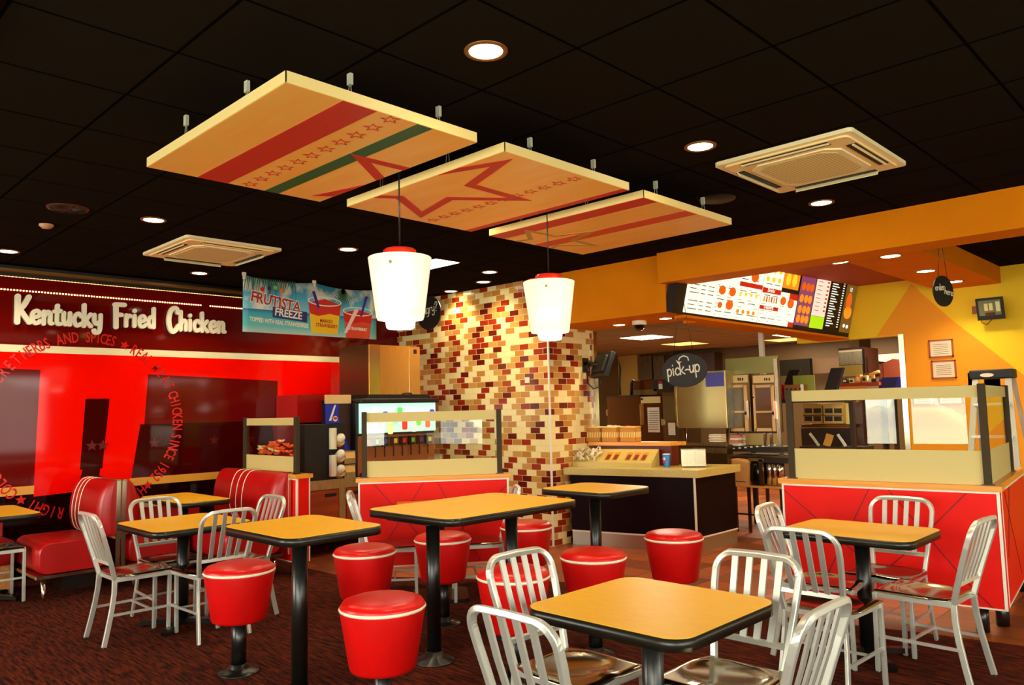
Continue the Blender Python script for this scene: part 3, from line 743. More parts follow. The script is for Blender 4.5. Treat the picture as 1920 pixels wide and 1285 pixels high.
chair(-5.72, 1.76, 0.0, 'metal chair before the left table, its narrow slatted back beside the red booth')
chair(-6.28, 2.40, -Q, 'metal chair between the left table and the booth bench')
chair(-5.06, 2.42, Q, 'shaded metal chair on the right side of the left table, behind a red stool')
chair(-5.60, 3.02, PI, 'metal chair behind the left table, in front of the second booth back')
chair(-7.66, 1.30, 0.0, 'metal chair cut off by the left edge, below the leftmost table')
pd = Vector((0.62, 0.785)); pn = Vector((0.785, -0.62)); pc = Vector((-5.21, 4.37)); pa = math.atan2(pd.y, pd.x)-PI/2
c5 = pc+pn*0.45-pd*0.70; c6 = pc+pn*0.45+pd*0.62
chair(c5.x, c5.y, pa, 'metal chair edge-on at the left end of the middle red half wall')
chair(c6.x, c6.y, pa+PI, 'metal chair edge-on at the right end of the middle red half wall')

# ------------------------------------------------------------ tables
def table(name, x0, y0, x1, y1, h, poles, label, group, rz=0, base='cross', r=0.09, pm=None):
    cx, cy = (x0+x1)/2, (y0+y1)/2; w, d = x1-x0, y1-y0
    t = thing(name, label, 'table', (cx, cy, 0.006 if pm is None else pm), rz, group)
    MB().prism(rrect(w-0.008, d-0.008, r-0.004, 8), h-0.008, h).build('tabletop', LAMINATE, t)
    MB().prism(rrect(w, d, r, 8), h-0.045, h-0.0015, True).build('edge_band', EDGE, t)
    for px_, py_ in poles:
        ox, oy = px_-cx, py_-cy
        MB().lathe([(0.042, 0.05), (0.042, h-0.05)], 28, (ox, oy, 0)).build('column', BLACKM, t)
        MB().prism(rrect(min(w, d)*0.5, min(w, d)*0.5, 0.03, 3, ox, oy), h-0.056, h-0.0455).build('mounting_plate', BLACKM, t)
        if base == 'disc':
            MB().lathe([(0.0, 0.0), (0.125, 0.0), (0.122, 0.008), (0.06, 0.022), (0.05, 0.06), (0.047, 0.062)], 32, (ox, oy, 0), cap=False).build('base', BLACKM, t)
        else:
            b = MB()
            for k in range(4):
                a = k*Q+PI/4; dx, dy = math.cos(a), math.sin(a)
                b.sweep([(ox, oy, 0.045), (ox+dx*0.26, oy+dy*0.26, 0.03), (ox+dx*0.29, oy+dy*0.29, 0.018)], 0.05, 0.03, (0,0,1))
                b.lathe([(0.014, 0.0), (0.014, 0.02)], 10, (ox+dx*0.27, oy+dy*0.27, 0))
            b.build('base', BLACKM, t)
    return t
G1 = 'low dining tables with yellow laminate tops'; G2 = 'high tables with yellow laminate tops'
table('dining_table', -2.13, 2.19, -1.41, 2.90, 0.735, [(-1.77, 2.545)], 'nearest dining table, big yellow top at the lower right of centre', G1)
table('dining_table', -2.20, 4.47, -1.43, 5.08, 0.735, [(-1.80, 4.78)], 'yellow dining table in front of the right-hand red half wall', G1)
table('dining_table', -6.08, 2.03, -5.30, 2.73, 0.735, [(-5.70, 2.38)], 'dining table ringed by metal chairs beside the red booths', G1)
table('dining_table', -8.20, 1.28, -7.25, 1.88, 0.735, [(-7.75, 1.58)], 'leftmost dining table, cut off by the left edge, in front of the mural', G1)
table('dining_table', -7.86, 2.84, -6.86, 3.32, 0.735, [(-7.38, 3.08)], 'dining table between the two booth backs against the mural', G1)
table('high_table', -4.15, 1.93, -3.41, 2.51, 0.895, [(-3.80, 2.215)], 'high table nearest the left, single black column, among three red stools', G2, base='disc')
table('high_table', -4.09, 2.83, -3.27, 3.96, 0.895, [(-3.70, 3.06), (-3.68, 3.72)], 'long high table with two black columns in the middle of the room', G2, base='disc')
table('high_table', -4.00, 4.33, -3.35, 4.91, 0.895, [(-3.68, 4.62)], 'high table in front of the dark pick-up counter', G2, base='disc')
tm = pc+pn*0.42
bt = thing('bench_table', 'low orange table top set against the middle red half wall, behind the long high table', 'table', (tm.x, tm.y, 0.006), pa, G1)
MB().prism(rrect(0.62, 0.70, 0.03)[:], 0.695, 0.735).build('edge_band', EDGE, bt)
MB().prism(rrect(0.612, 0.692, 0.028), 0.7355, 0.7375).build('tabletop', mat('orange_top', (232, 120, 26), 0.35), bt)
MB().lathe([(0.04, 0.03), (0.04, 0.695)], 20).build('column', BLACKM, bt); MB().prism(rrect(0.44, 0.44, 0.05), 0.0, 0.03).build('base', BLACKM, bt)

# ------------------------------------------------------------ stools
def make_stool():
    t = thing('drum_stool', '', 'stool', (0,0,0.006), 0, 'round red vinyl stools on black posts')
    MB().lathe([(0.0, 0.0), (0.118, 0.0), (0.115, 0.007), (0.07, 0.016), (0.052, 0.03), (0.05, 0.05), (0.046, 0.052)], 32, cap=False).build('base', BLACKM, t)
    MB().lathe([(0.042, 0.04), (0.042, 0.31)], 24).build('post', BLACKM, t)
    MB().lathe([(0.0, 0.296), (0.135, 0.296), (0.15, 0.302), (0.157, 0.315), (0.199, 0.565), (0.199, 0.578)], 48, cap=False).build('drum', VINYL, t)
    MB().lathe([(0.1985, 0.573), (0.2035, 0.577), (0.2045, 0.581), (0.2035, 0.585), (0.1985, 0.589)], 48, cap=False).build('piping', CREAM, MB().lathe([(0.199, 0.585), (0.2, 0.592), (0.186, 0.612), (0.15, 0.624), (0.08, 0.63), (0.0, 0.631)], 48, cap=False).build('cushion', VINYL, t))
    return t
st0 = make_stool()
sp_ = [(450,1070,'leftmost red stool, its post and round foot in full view'), (685,1037,'red stool behind the front one, between the left and long high tables'), (715.5,1138,'large red stool at the front, nearest the viewer'), (831,1012,'red stool behind the front column of the long high table'),
       (988,989,'red stool behind the far column of the long high table'), (962,1081,'red stool seen through the slats of a metal chair'), (1112,1045,'red stool right of centre, just behind the near table'), (1263,1009,'red stool standing alone before the corner of the dark counter')]
for k, (u, v, lab) in enumerate(sp_):
    p = at(u, v, z=0.587); p = Vector((round(p.x, 2), round(p.y, 2), 0.006 if k not in (7,) else 0.006))
    if k == 0: st0.location = p; st0['label'] = lab
    else: clone(st0, p, 0, lab)

# ------------------------------------------------------------ booths along the mural
def rounded_box(mb, x0, y0, z0, x1, y1, z1, r, top_only=True):
    """cushion: extrude a rounded section (y,z) along x with softened ends"""
    w, h = y1-y0, z1-z0; sec = rrect(w, h, r, 5, (y0+y1)/2, (z0+z1)/2); n = len(sec)
    cy, cz = (y0+y1)/2, (z0+z1)/2
    xs = [(x0, 0.93), (x0+r*0.3, 0.975), (x0+r, 1.0), (x1-r, 1.0), (x1-r*0.3, 0.975), (x1, 0.93)]
    v = []; f = []
    for x, k in xs:
        for (y, z) in sec: v.append((x, cy+(y-cy)*k, cz+(z-cz)*k))
    for i in range(len(xs)-1):
        for j in range(n):
            j2 = (j+1) % n; f.append((i*n+j, i*n+j2, (i+1)*n+j2, (i+1)*n+j))
    mb.add(v, f, True); mb.add(v[:n], [tuple(range(n-1,-1,-1))]); mb.add(v[-n:], [tuple(range(n))]); return mb
def back_section(facing):
    """booth back profile in (y,z); y grows towards the sitter"""
    pts = [(0, 0.50), (0.08, 0.47), (0.125, 0.50), (0.15, 0.58), (0.155, 0.66), (0.145, 0.76), (0.12, 0.86), (0.07, 0.935), (0.0, 0.95)]
    return [Vector((a*facing, b)) for a, b in pts]
def booth_seat(x0, x1, yb, facing, label, seat=True):
    """yb = plane of the back board; facing -1 looks towards -Y"""
    t = thing('booth_bench', label, 'booth', ((x0+x1)/2, yb, 0.006), 0, 'red vinyl booth benches')
    inv = Matrix.Translation((-(x0+x1)/2, -yb, 0))
    def put(b, n, m, **k):
        o = b.build(n, m, t, **k); o.matrix_parent_inverse = inv; return o
    d = facing
    sec = [Vector((p[0], p[1])) for p in smooth_path([tuple(q) for q in back_section(d)], 3)]
    b = MB(); n = len(sec); v = []; f = []
    for x, k in ((x0, 1), (x1-0.10, 1), (x1-0.05, 0.93), (x1-0.015, 0.72), (x1, 0.35)):
        for p in sec: v.append((x, yb+p.x*k, 0.70+(p.y-0.70)*(1 if k == 1 else 0.985)))
    for i in range(4):
        for j in range(n-1): f.append((i*n+j, i*n+j+1, (i+1)*n+j+1, (i+1)*n+j))
    b.add(v, f, True); b.add(v[4*n:], [tuple(range(n))]); bc = put(b, 'back_cushion', VINYLD)
    pip = MB()
    for off in (0.10, 0.22, 0.34) if x1 < -7 else (0.30, 0.40, 0.50):
        xx = x0+(x1-x0)*off
        pip.tube([(xx, yb+p.x*1.012, p.y) for p in sec[2:]], 0.0042, 6)
    pip.build('white_piping', CREAM, bc)
    put(MB().box(x0, yb, 0.44, x1, yb-d*0.02, 0.945), 'back_board', PLY)
    cap = MB().box(x1, yb-d*0.022, 0.2, x1+0.012, yb+d*0.012, 0.95); cap.box(x0, yb-d*0.02, 0.946, x1+0.012, yb+d*0.012, 0.956); put(cap, 'metal_edge', CHROME)
    if seat:
        s = MB(); y0, y1 = (yb-0.60, yb-0.05) if d < 0 else (yb+0.05, yb+0.60)
        rounded_box(s, x0, y0, 0.215, x1-0.02, y1, 0.475, 0.085); put(s, 'seat_cushion', VINYLD)
        put(MB().box(x0, y0-0.006, 0.188, x1-0.012, y1+0.006, 0.214), 'chrome_rail', CHROME)
        for lx, ly in ((x1-0.06, y0+0.06 if d < 0 else y1-0.06), (x1-0.06, y1-0.06 if d < 0 else y0+0.06)):
            put(MB().lathe([(0.026, 0.19), (0.012, 0.03), (0.012, 0.0)], 14, (lx, ly, 0.0)), 'leg', CHROME)
        put(MB().box(x0, yb-0.30, 0.0, x0+0.4, yb-0.05, 0.19) if d < 0 else MB().box(x0, yb+0.05, 0.0, x0+0.4, yb+0.30, 0.19), 'plinth', DARKB)
    return t
booth_seat(-8.07, -7.28, 2.46, -1, 'red booth bench at the left with white piping on its back, facing left')
booth_seat(-8.07, -7.26, 2.51, 1, 'red booth bench back to back with the left one, mostly behind a chair')
booth_seat(-7.86, -6.62, 3.74, -1, 'red booth bench backed against the short half wall with the small screen')
# bench along the mural wall
def wall_bench(y0, y1, label):
    t = thing('wall_bench', label, 'bench', (-8.2, (y0+y1)/2, 0.006), 0, 'benches along the mural wall')
    inv = Matrix.Translation((8.2, -(y0+y1)/2, 0))
    def put(b, n, m):
        o = b.build(n, m, t); o.matrix_parent_inverse = inv; return o
    c = MB(); w = y1-y0
    R = Matrix.Rotation(Q, 4, 'Z')
    tmp = MB(); rounded_box(tmp, 0, -0.55, 0.24, w, 0.0, 0.45, 0.07)
    c.add([(-8.42-p[1], y0+p[0], p[2]) for p in tmp.v], tmp.f, True); put(c, 'seat_cushion', VINYLD)
    put(MB().box(-8.42, y0, 0.44, -8.36, y1, 0.57), 'back_cushion', VINYLD)
    put(MB().box(-8.435, y0, 0.575, -8.34, y1, 0.615), 'back_rail', mat('pale_rail', (196, 190, 150), 0.4))
    put(MB().box(-8.42, y0, 0.0, -7.95, y1, 0.24), 'plywood_base', PLY)
    return t
wall_bench(-1.4, 1.84, 'red bench against the mural at the far left, plywood base')
wall_bench(2.53, 3.66, 'red bench against the mural between the two booth backs')

# ------------------------------------------------------------ half walls with glass screens
def half_wall(p0, p1, zb, zt, label, lines, group, th=0.12, ends=True, cap_over=0.02, back=1, name='half_wall', legs=True):
    """front face runs p0 -> p1 (left to right seen from the room)"""
    p0, p1 = Vector(p0), Vector(p1); e = (p1-p0); L = e.length; e.normalize(); a = math.atan2(e.y, e.x)
    t = thing(name, label, 'half wall', (p0.x, p0.y, 0.006), a, group)
    MB().box(0, 0, zb, L, th, zt-0.036).build('panel', REDPANEL, t)
    MB().box(-cap_over, -cap_over, zt-0.036, L+cap_over, th+cap_over, zt).build('cap', CAPWOOD, t)
    tr = MB().box(0, -0.004, zt-0.05, L, 0.0, zt-0.036).box(0, -0.004, zb, 0.014, 0, zt-0.05).box(L-0.014, -0.004, zb, L, 0, zt-0.05).box(0, -0.004, zb, L, 0, zb+0.01)
    tr.box(L, 0, zb, L+0.003, 0.014, zt-0.036).box(L, th-0.012, zb, L+0.003, th, zt-0.036)
    tr.build('white_trim', WHITETRIM, t)
    if lines:
        g = MB(); m = frame((0, -0.0005, 0), (1,0,0), (0,0,1)); H = zt-0.05-zb
        for (u0, v0, u1, v1) in lines:
            A = Vector((u0*L, zb+v0*H)); B = Vector((u1*L, zb+v1*H)); n = (B-A).normalized(); n = Vector((-n.y, n.x))*0.0022
            poly_on(g, m, [A+n, A-n, B-n, B+n], 0, 0.002)
        g.build('groove', BLACK, t)
    if legs:
        for x in ([0.15, L-0.15] if L > 0.6 else [L/2]):
            MB().lathe([(0.04, 0.0), (0.04, zb)], 20, (x, th/2, 0)).build('leg', BLACKM, t)
    return t, a, L
def screen(p0, a, L, z0, z1, posts, label, bands, y=0.05, name='glass_screen'):
    t = thing(name, label, 'glass screen', (p0[0], p0[1], z0), a, 'glass screens with frosted bands')
    h = z1-z0
    for x in posts:
        if x == 0.03: continue
        b = MB().box(x-0.022, y-0.022, 0.0, x+0.022, y+0.022, h)
        b.build('post', mat('bronze_post', (64, 52, 34), 0.6, spec=0.15), t, bevel=0.003)
        MB().box(x-0.035, y-0.03, 0.0, x+0.035, y+0.03, 0.006).build('foot_plate', BLACKM, t)
    xs = sorted(posts)
    for i in range(len(xs)-1):
        pane = MB().box(xs[i]+0.02, y-0.003, 0.012, xs[i+1]-0.02, y+0.003, h-0.01).build('pane', GLASS, t)
        for (b0, b1) in bands:
            MB().box(xs[i]+0.021, y-0.0045, b0*h, xs[i+1]-0.021, y-0.0035, b1*h).build('frosted_band', FROST, pane)
    return t
lnL = [(.10,1,.45,.25), (.43,1,.20,.35), (.20,.35,.08,.0), (.52,1,.80,.03), (1,.95,.45,.05)]
hw, aL, LL = half_wall((-5.66, 3.86), (-4.85, 4.88), 0.17, 0.93, 'middle red half wall with black diagonal grooves, behind the long high table', lnL, 'red half walls with wooden caps')
screen((-5.66, 3.86), aL, LL, 0.936, 1.505, [0.05, LL-0.07], 'glass screen with frosted bands on the middle red half wall', [(0.0, 0.245), (0.84, 0.985)])
hw, aR, LR = half_wall((-2.655, 5.57), (-1.28, 5.72), 0.155, 0.935, 'large red half wall at the right with diagonal grooves and white edging', [(0,.97,.47,.2), (.44,1,.2,.1), (.53,1,.83,.25), (.83,.25,.95,0), (.87,1,.58,.4), (.58,.4,.35,0)], 'red half walls with wooden caps')
screen((-2.655, 5.57), aR, LR, 0.941, 1.60, [0.07, LR-0.06], 'glass screen with frosted bands facing the room on the right half wall', [(0.0, 0.335), (0.865, 0.985)])
# its return towards the yellow wall
hs, aS, LS = half_wall((-1.296, 5.845), (-1.45, 7.30), 0.155, 0.935, 'side return of the right red half wall running back at the right edge', [(0.1,1,.55,.1), (.3,1,.1,.4)], 'red half walls with wooden caps', th=0.12, cap_over=0.0)
screen((-1.292, 5.80), aS, LS, 0.943, 1.60, [1.16, 0.03], 'glass screen on the side return of the right half wall', [(0.0, 0.335), (0.865, 0.985)], y=0.05)
# short half wall behind the second booth
half_wall((-7.72, 3.765), (-6.53, 3.774), 0.12, 0.93, 'short red half wall behind the second booth, end panel edged in white', [], 'red half walls with wooden caps', th=0.14)
screen((-7.72, 3.765), 0.008, 1.19, 0.936, 1.475, [0.10, 1.10], 'small glass screen on the short half wall behind the second booth', [(0.0, 0.30), (0.85, 0.985)])
# flowers and cup behind the small screen
PET = [mat('flower_orange', (240, 96, 30), 0.6), mat('flower_red', (214, 40, 24), 0.6), mat('flower_cream', (244, 220, 170), 0.6), mat('flower_yellow', (230, 220, 60), 0.6)]
fb = thing('flower_box', 'low box of orange and cream flowers behind the small glass screen', 'flowers', (-7.13, 3.882, 0.0))
MB().box(-0.34, -0.02, 0.937, 0.34, 0.02, 1.07).build('planter', mat('planter_green', (120, 124, 40), 0.6), fb)
for k in range(34):
    x = -0.34+0.66*random.random(); z = 1.10+0.15*random.random()*(1-abs(x)*0.9); c = (x, random.uniform(-0.0, 0.02), z); b = MB(); r = random.uniform(0.02, 0.03)
    for q in range(6):
        a = q*PI/3; M = Matrix.Rotation(a, 4, 'Z') @ Matrix.Rotation(1.0, 4, 'Y'); b.lathe([(0.0, -r*1.2), (r*0.5, 0), (0.0, r*1.2)], 6, (c[0]+0.6*r*math.cos(a), c[1]+0.6*r*math.sin(a), c[2]), cap=False, m=M)
    b.build('flower', PET[0 if k % 2 else k % 4], fb)

# ------------------------------------------------------------ drinks counter, dispensers, ice machine
XC = -7.2
dc = thing('drinks_counter', 'steel-topped drinks counter with brown doors beside the middle half wall', 'counter', (-7.7, 5.3, 0.0))
inv = Matrix.Translation((7.7, -5.3, 0))
def put(b, n, m, p, inv, **k):
    o = b.build(n, m, p, **k); o.matrix_parent_inverse = inv; return o
put(MB().box(-8.0, 4.2, 0.17, XC, 6.39, 0.76), 'body', BROWNWOOD, dc, inv)
put(MB().box(-8.02, 4.18, 0.76, XC+0.03, 6.395, 0.80), 'steel_top', STEEL, dc, inv)
put(MB().box(XC, 4.2, 0.70, XC+0.012, 6.39, 0.76).box(XC, 4.66, 0.17, XC+0.012, 4.74, 0.70).box(XC, 4.2, 0.17, XC+0.012, 6.39, 0.19), 'steel_frame', STEEL, dc, inv)
for y0, y1, h0 in ((4.22, 4.65, 4.48), (4.75, 5.2, 4.78), (5.22, 5.8, 5.3)):
    dr = put(MB().box(XC, y0, 0.20, XC+0.018, y1, 0.69), 'door', BROWNWOOD, dc, inv)
    MB().box(XC+0.018, h0, 0.62, XC+0.021, h0+0.14, 0.655).build('pull_slot', BLACK, dr)
for y in (4.3, 5.3, 6.2): put(MB().lathe([(0.02, 0.0), (0.02, 0.17)], 12, (XC-0.06, y, 0)), 'leg', CHROME, dc, inv)
# black cup dispenser cabinet
cd = thing('cup_dispenser', 'tall black cabinet holding white cups and lids at the left end of the drinks counter', 'cup dispenser', (-7.4, 4.45, 0.80)); inv = Matrix.Translation((7.4, -4.45, -0.80))
put(MB().box(-7.75, 4.24, 0.80, XC+0.02, 4.72, 1.385), 'cabinet', BLACK, cd, inv)
for z0, z1 in ((0.835, 1.05), (1.12, 1.34)):
    b = MB(); z = z0
    while z < z1: b.lathe([(0.036, z), (0.044, z+0.006), (0.036, z+0.016)], 16, (XC+0.055, 4.555, 0), cap=False); z += 0.016
    put(b, 'lid_stack', WHITE, cd, inv)
for z in (0.84, 1.0, 1.17):
    M = Matrix.Rotation(0.9, 4, 'Y')
    put(MB().lathe([(0.0, -0.02), (0.05, -0.02), (0.043, 0.05), (0.022, 0.075), (0.0, 0.08)], 20, (XC+0.06, 4.635, z+0.05), cap=False, m=M), 'cup', WHITE, cd, inv)
    put(MB().lathe([(0.052, -0.04), (0.056, 0.01)], 20, (XC+0.06, 4.635, z+0.03), m=M), 'cup_holder', mat('holder_tan', (170, 130, 70), 0.4), cd, inv)
# napkin dispensers
for k, (z, lab) in enumerate(((0.80, 'lower of two steel napkin dispensers on the drinks counter'), (0.95, 'upper of two steel napkin dispensers on the drinks counter'))):
    nd = thing('napkin_dispenser', lab, 'napkin dispenser', (XC-0.02, 4.80, z), 0, 'napkin dispensers on the drinks counter')
    MB().box(-0.12, -0.075, 0.001, 0.02, 0.075, 0.14).build('case', STEEL, nd)
    MB().hexa([(0.021, -0.062, 0.06), (0.04, -0.062, 0.06), (0.04, 0.062, 0.06), (0.021, 0.062, 0.06)], [(0.021, -0.062, 0.125), (0.025, -0.062, 0.125), (0.025, 0.062, 0.125), (0.021, 0.062, 0.125)]).build('napkins', mat('napkin', (226, 180, 96), 0.6), nd)
# soda fountain
sf = thing('soda_fountain', 'wide black soda fountain with glowing picture header and brown drip front', 'drink dispenser', (-7.4, 5.35, 0.80)); inv = Matrix.Translation((7.4, -5.35, -0.80))
put(MB().box(-7.9, 4.88, 0.80, XC+0.0, 6.0, 1.64).box(-7.9, 4.88, 1.60, XC+0.10, 6.0, 1.655), 'housing', BLACK, sf, inv, bevel=0.012)
put(MB().box(XC, 4.90, 0.81, XC+0.02, 5.98, 1.24), 'front_panel', mat('fountain_brown', (150, 84, 40), 0.4), sf, inv)
HB = [(210, 250, 236), (120, 226, 70), (236, 250, 250), (250, 120, 90), (60, 60, 200), (228, 250, 160), (150, 236, 210), (90, 210, 90), (240, 60, 50), (170, 236, 250)]
put(MB().box(XC+0.001, 4.92, 1.27, XC+0.06, 5.97, 1.60), 'lit_header', mat('header_glow', (200, 246, 240), 0.3, emit=(190, 245, 235), estr=0.4), sf, inv)
for k in range(15):
    c = HB[k % 10]; y = 4.93+k*0.068; z = 1.28+0.22*((k*7) % 5)/5
    b = MB(); m = frame((XC+0.0605, y, z), (0,1,0), (0,0,1)); poly_on(b, m, rrect(0.075, 0.08+0.03*(k % 3), 0.02, 3, 0.035, 0.04), 0, 0.002)
    put(b, 'header_picture', mat('header_pic%d' % (k % 10), c, 0.3, emit=c, estr=0.4), sf, inv)
for k in range(8):
    y = 4.98+k*0.125; b = MB().box(XC+0.02, y-0.03, 1.12, XC+0.09, y+0.03, 1.22).box(XC+0.045, y-0.006, 1.0, XC+0.057, y+0.006, 1.12)
    put(b, 'valve', DARKB if k % 2 else BLACK, sf, inv)
    put(MB().box(XC+0.09, y-0.022, 1.15, XC+0.093, y+0.022, 1.20), 'flavour_label', mat('label%d' % (k % 4), [(200,40,30),(120,180,40),(70,50,140),(230,200,60)][k % 4], 0.4), sf, inv)
put(MB().box(XC+0.02, 4.92, 0.81, XC+0.12, 5.96, 0.84), 'drip_tray', STEELD, sf, inv)
# poster between (blue drinks picture)
ps = thing('drinks_poster', 'blue drinks poster behind the cup dispenser, a circle logo and splashes', 'poster', (-7.78, 4.70, 1.38)); inv = Matrix.Translation((7.78, -4.70, -1.38))
px0 = -7.28
put(MB().box(px0-0.02, 4.56, 1.39, px0, 4.868, 1.66).box(px0-0.02, 4.725, 1.0, px0, 4.868, 1.39), 'board', mat('poster_blue', (24, 44, 170), 0.3), ps, inv)
put(MB().box(px0-0.02, 4.55, 1.605, px0+0.012, 4.868, 1.70), 'top_band', mat('poster_band', (222, 186, 120), 0.4), ps, inv)
m = frame((px0+0.001, 4.56, 1.39), (0,1,0), (0,0,1))
b = MB(); poly_on(b, m, [(0.19,-0.05),(0.305,-0.3),(0.305,0.21),(0.16,0.21),(0.15,0.1)], 0, 0.002); put(b, 'dark_field', mat('poster_dark', (50, 20, 10), 0.4), ps, inv)
b = MB(); poly_on(b, m, [(0.03,0.03),(0.06,0.03),(0.12,0.2),(0.10,0.2)], 0.002, 0.001); poly_on(b, m, rrect(0.06,0.06,0.03,5,0.11,0.05), 0.002, 0.001); put(b, 'splash', WHITE, ps, inv)
b = MB(); poly_on(b, m, rrect(0.045,0.03,0.014,5,0.11,0.055), 0.004, 0.001); put(b, 'logo', mat('logo_red', (210, 30, 30), 0.4), ps, inv)
# ice machine
im = thing('ice_machine', 'large steel ice machine standing on top of the soda fountain', 'ice machine', (-7.5, 5.4, 1.655)); inv = Matrix.Translation((7.5, -5.4, -1.655))
put(MB().box(-7.78, 5.05, 1.70, XC, 5.78, 2.265), 'cabinet', STEELD, im, inv)
put(MB().box(XC, 5.05, 1.70, XC+0.012, 5.78, 2.265), 'front_panel', steel_mat('ice_front', (214, 170, 96), 0.3), im, inv)
put(MB().box(XC+0.012, 5.055, 1.705, XC+0.016, 5.20, 2.26), 'side_strip', CHROME, im, inv)
put(MB().box(XC+0.012, 5.62, 1.705, XC+0.016, 5.625, 2.26), 'seam', CHROME, im, inv)
put(MB().box(XC+0.016, 5.69, 2.18, XC+0.018, 5.73, 2.23), 'badge', mat('badge_purple', (50, 20, 60), 0.4), im, inv)
put(MB().box(-7.85, 5.02, 1.657, XC+0.03, 5.9, 1.70), 'base_tray', BLACK, im, inv)
put(MB().tube([(XC+0.02, 5.5, 1.69), (XC+0.035, 5.54, 1.715), (XC+0.035, 5.62, 1.715), (XC+0.02, 5.66, 1.69)], 0.008, 8), 'handle', BLACK, im, inv)
one('electrical_box', MB().box(-8.44, 4.75, 1.13, -8.40, 4.87, 1.22), mat('box_orange', (190, 84, 30), 0.5), 'small orange box low on the mural left of the cup dispenser', 'box')
one('red_cabinet', MB().box(-8.43, 4.60, 1.40, -7.95, 5.0, 1.72), mat('cabinet_red', (186, 16, 8), 0.25), 'glossy red box on the mural wall above the black cup dispenser', 'cabinet')

# ------------------------------------------------------------ drinks banner hung from the ceiling
XB_ = -7.5
bn = thing('drinks_banner', 'hanging banner of two frozen drinks with straws on a blue beach', 'banner', (XB_, 4.54, 2.36)); inv = Matrix.Translation((-XB_, -4.54, -2.36))
y0, y1, z0, z1 = 3.71, 5.38, 2.36, 2.95; NX = 24
def sag(u): return -0.035*math.sin(2*PI*abs(u*2 % 1)*0.5)*1.0
v = []; f = []
for i in range(NX+1):
    u = i/NX; y = y0+(y1-y0)*u
    for zz in (z0, z0+(z1+sag(u)-z0)*0.5, z1+sag(u)): v.append((XB_+0.004*math.sin(u*17), y, zz))
for i in range(NX):
    for j in range(2): f.append((i*3+j, (i+1)*3+j, (i+1)*3+j+1, i*3+j+1))
m_ = bpy.data.materials.new('banner_scene'); m_.use_nodes = True; nt = m_.node_tree; N = nt.nodes; bb = N['Principled BSDF']; bb.inputs['Roughness'].default_value = 0.4
tc = N.new('ShaderNodeTexCoord'); sp2 = N.new('ShaderNodeSeparateXYZ'); nt.links.new(tc.outputs['Object'], sp2.inputs[0])
mr = N.new('ShaderNodeMapRange'); mr.inputs['From Min'].default_value = z0; mr.inputs['From Max'].default_value = z1; nt.links.new(sp2.outputs[2], mr.inputs['Value'])
nz = N.new('ShaderNodeTexNoise'); nz.inputs['Scale'].default_value = 4; nz.inputs['Detail'].default_value = 4; nt.links.new(tc.outputs['Object'], nz.inputs['Vector'])
cr = N.new('ShaderNodeValToRGB'); cr.color_ramp.interpolation = 'LINEAR'; e = cr.color_ramp.elements
e[0].position = 0; e[0].color = rgb(210, 240, 226); e[1].position = 1; e[1].color = rgb(70, 160, 200)
for p, c in ((0.12, (110, 214, 214)), (0.34, (60, 180, 200)), (0.41, (20, 110, 160)), (0.42, (130, 210, 226)), (0.7, (90, 180, 214))):
    q = e.new(p); q.color = rgb(*c)
nt.links.new(mr.outputs[0], cr.inputs[0])
c2 = N.new('ShaderNodeValToRGB'); c2.color_ramp.elements[0].position = 0.5; c2.color_ramp.elements[0].color = (0,0,0,1); c2.color_ramp.elements[1].position = 0.62; c2.color_ramp.elements[1].color = (1,1,1,1)
nt.links.new(nz.outputs['Fac'], c2.inputs[0])
gt = N.new('ShaderNodeMath'); gt.operation = 'GREATER_THAN'; gt.inputs[1].default_value = 0.42; nt.links.new(mr.outputs[0], gt.inputs[0])
mu = N.new('ShaderNodeMath'); mu.operation = 'MULTIPLY'; nt.links.new(gt.outputs[0], mu.inputs[0]); nt.links.new(c2.outputs[0], mu.inputs[1])
mx = N.new('ShaderNodeMixRGB'); mx.inputs[2].default_value = rgb(240, 240, 222); nt.links.new(mu.outputs[0], mx.inputs[0]); nt.links.new(cr.outputs[0], mx.inputs[1]); nt.links.new(mx.outputs[0], bb.inputs['Base Color'])
bo = MB().add(v, f, True).build('sheet', m_, bn); bo.matrix_parent_inverse = inv; sm = bo.modifiers.new('thick', 'SOLIDIFY'); sm.thickness = 0.003
mb_ = frame((XB_+0.008, y0, z0), (0,1,0), (0,0,1))
def bput(b, n, m): return put(b, n, m, bn, inv)
GRN = mat('palm_green', (50, 90, 30), 0.6)
b = MB()
for k in range(26):
    x = 0.02+0.03*k*0.75; l = 0.10+0.22*random.random()*(1 if x < 0.4 else 0.4)
    poly_on(b, mb_, [(x, 0.575), (x+0.012, 0.575), (x+0.03*random.uniform(-1, 1), 0.575-l)], 0, 0.001)
for k in range(12):
    x = 1.20; a = -2.7+k*0.19; poly_on(b, mb_, [(x, 0.56), (x+0.02, 0.56), (x+0.24*math.cos(a)*0.8, 0.56+0.26*math.sin(a))], 0, 0.001)
bput(b, 'palm_leaves', GRN)
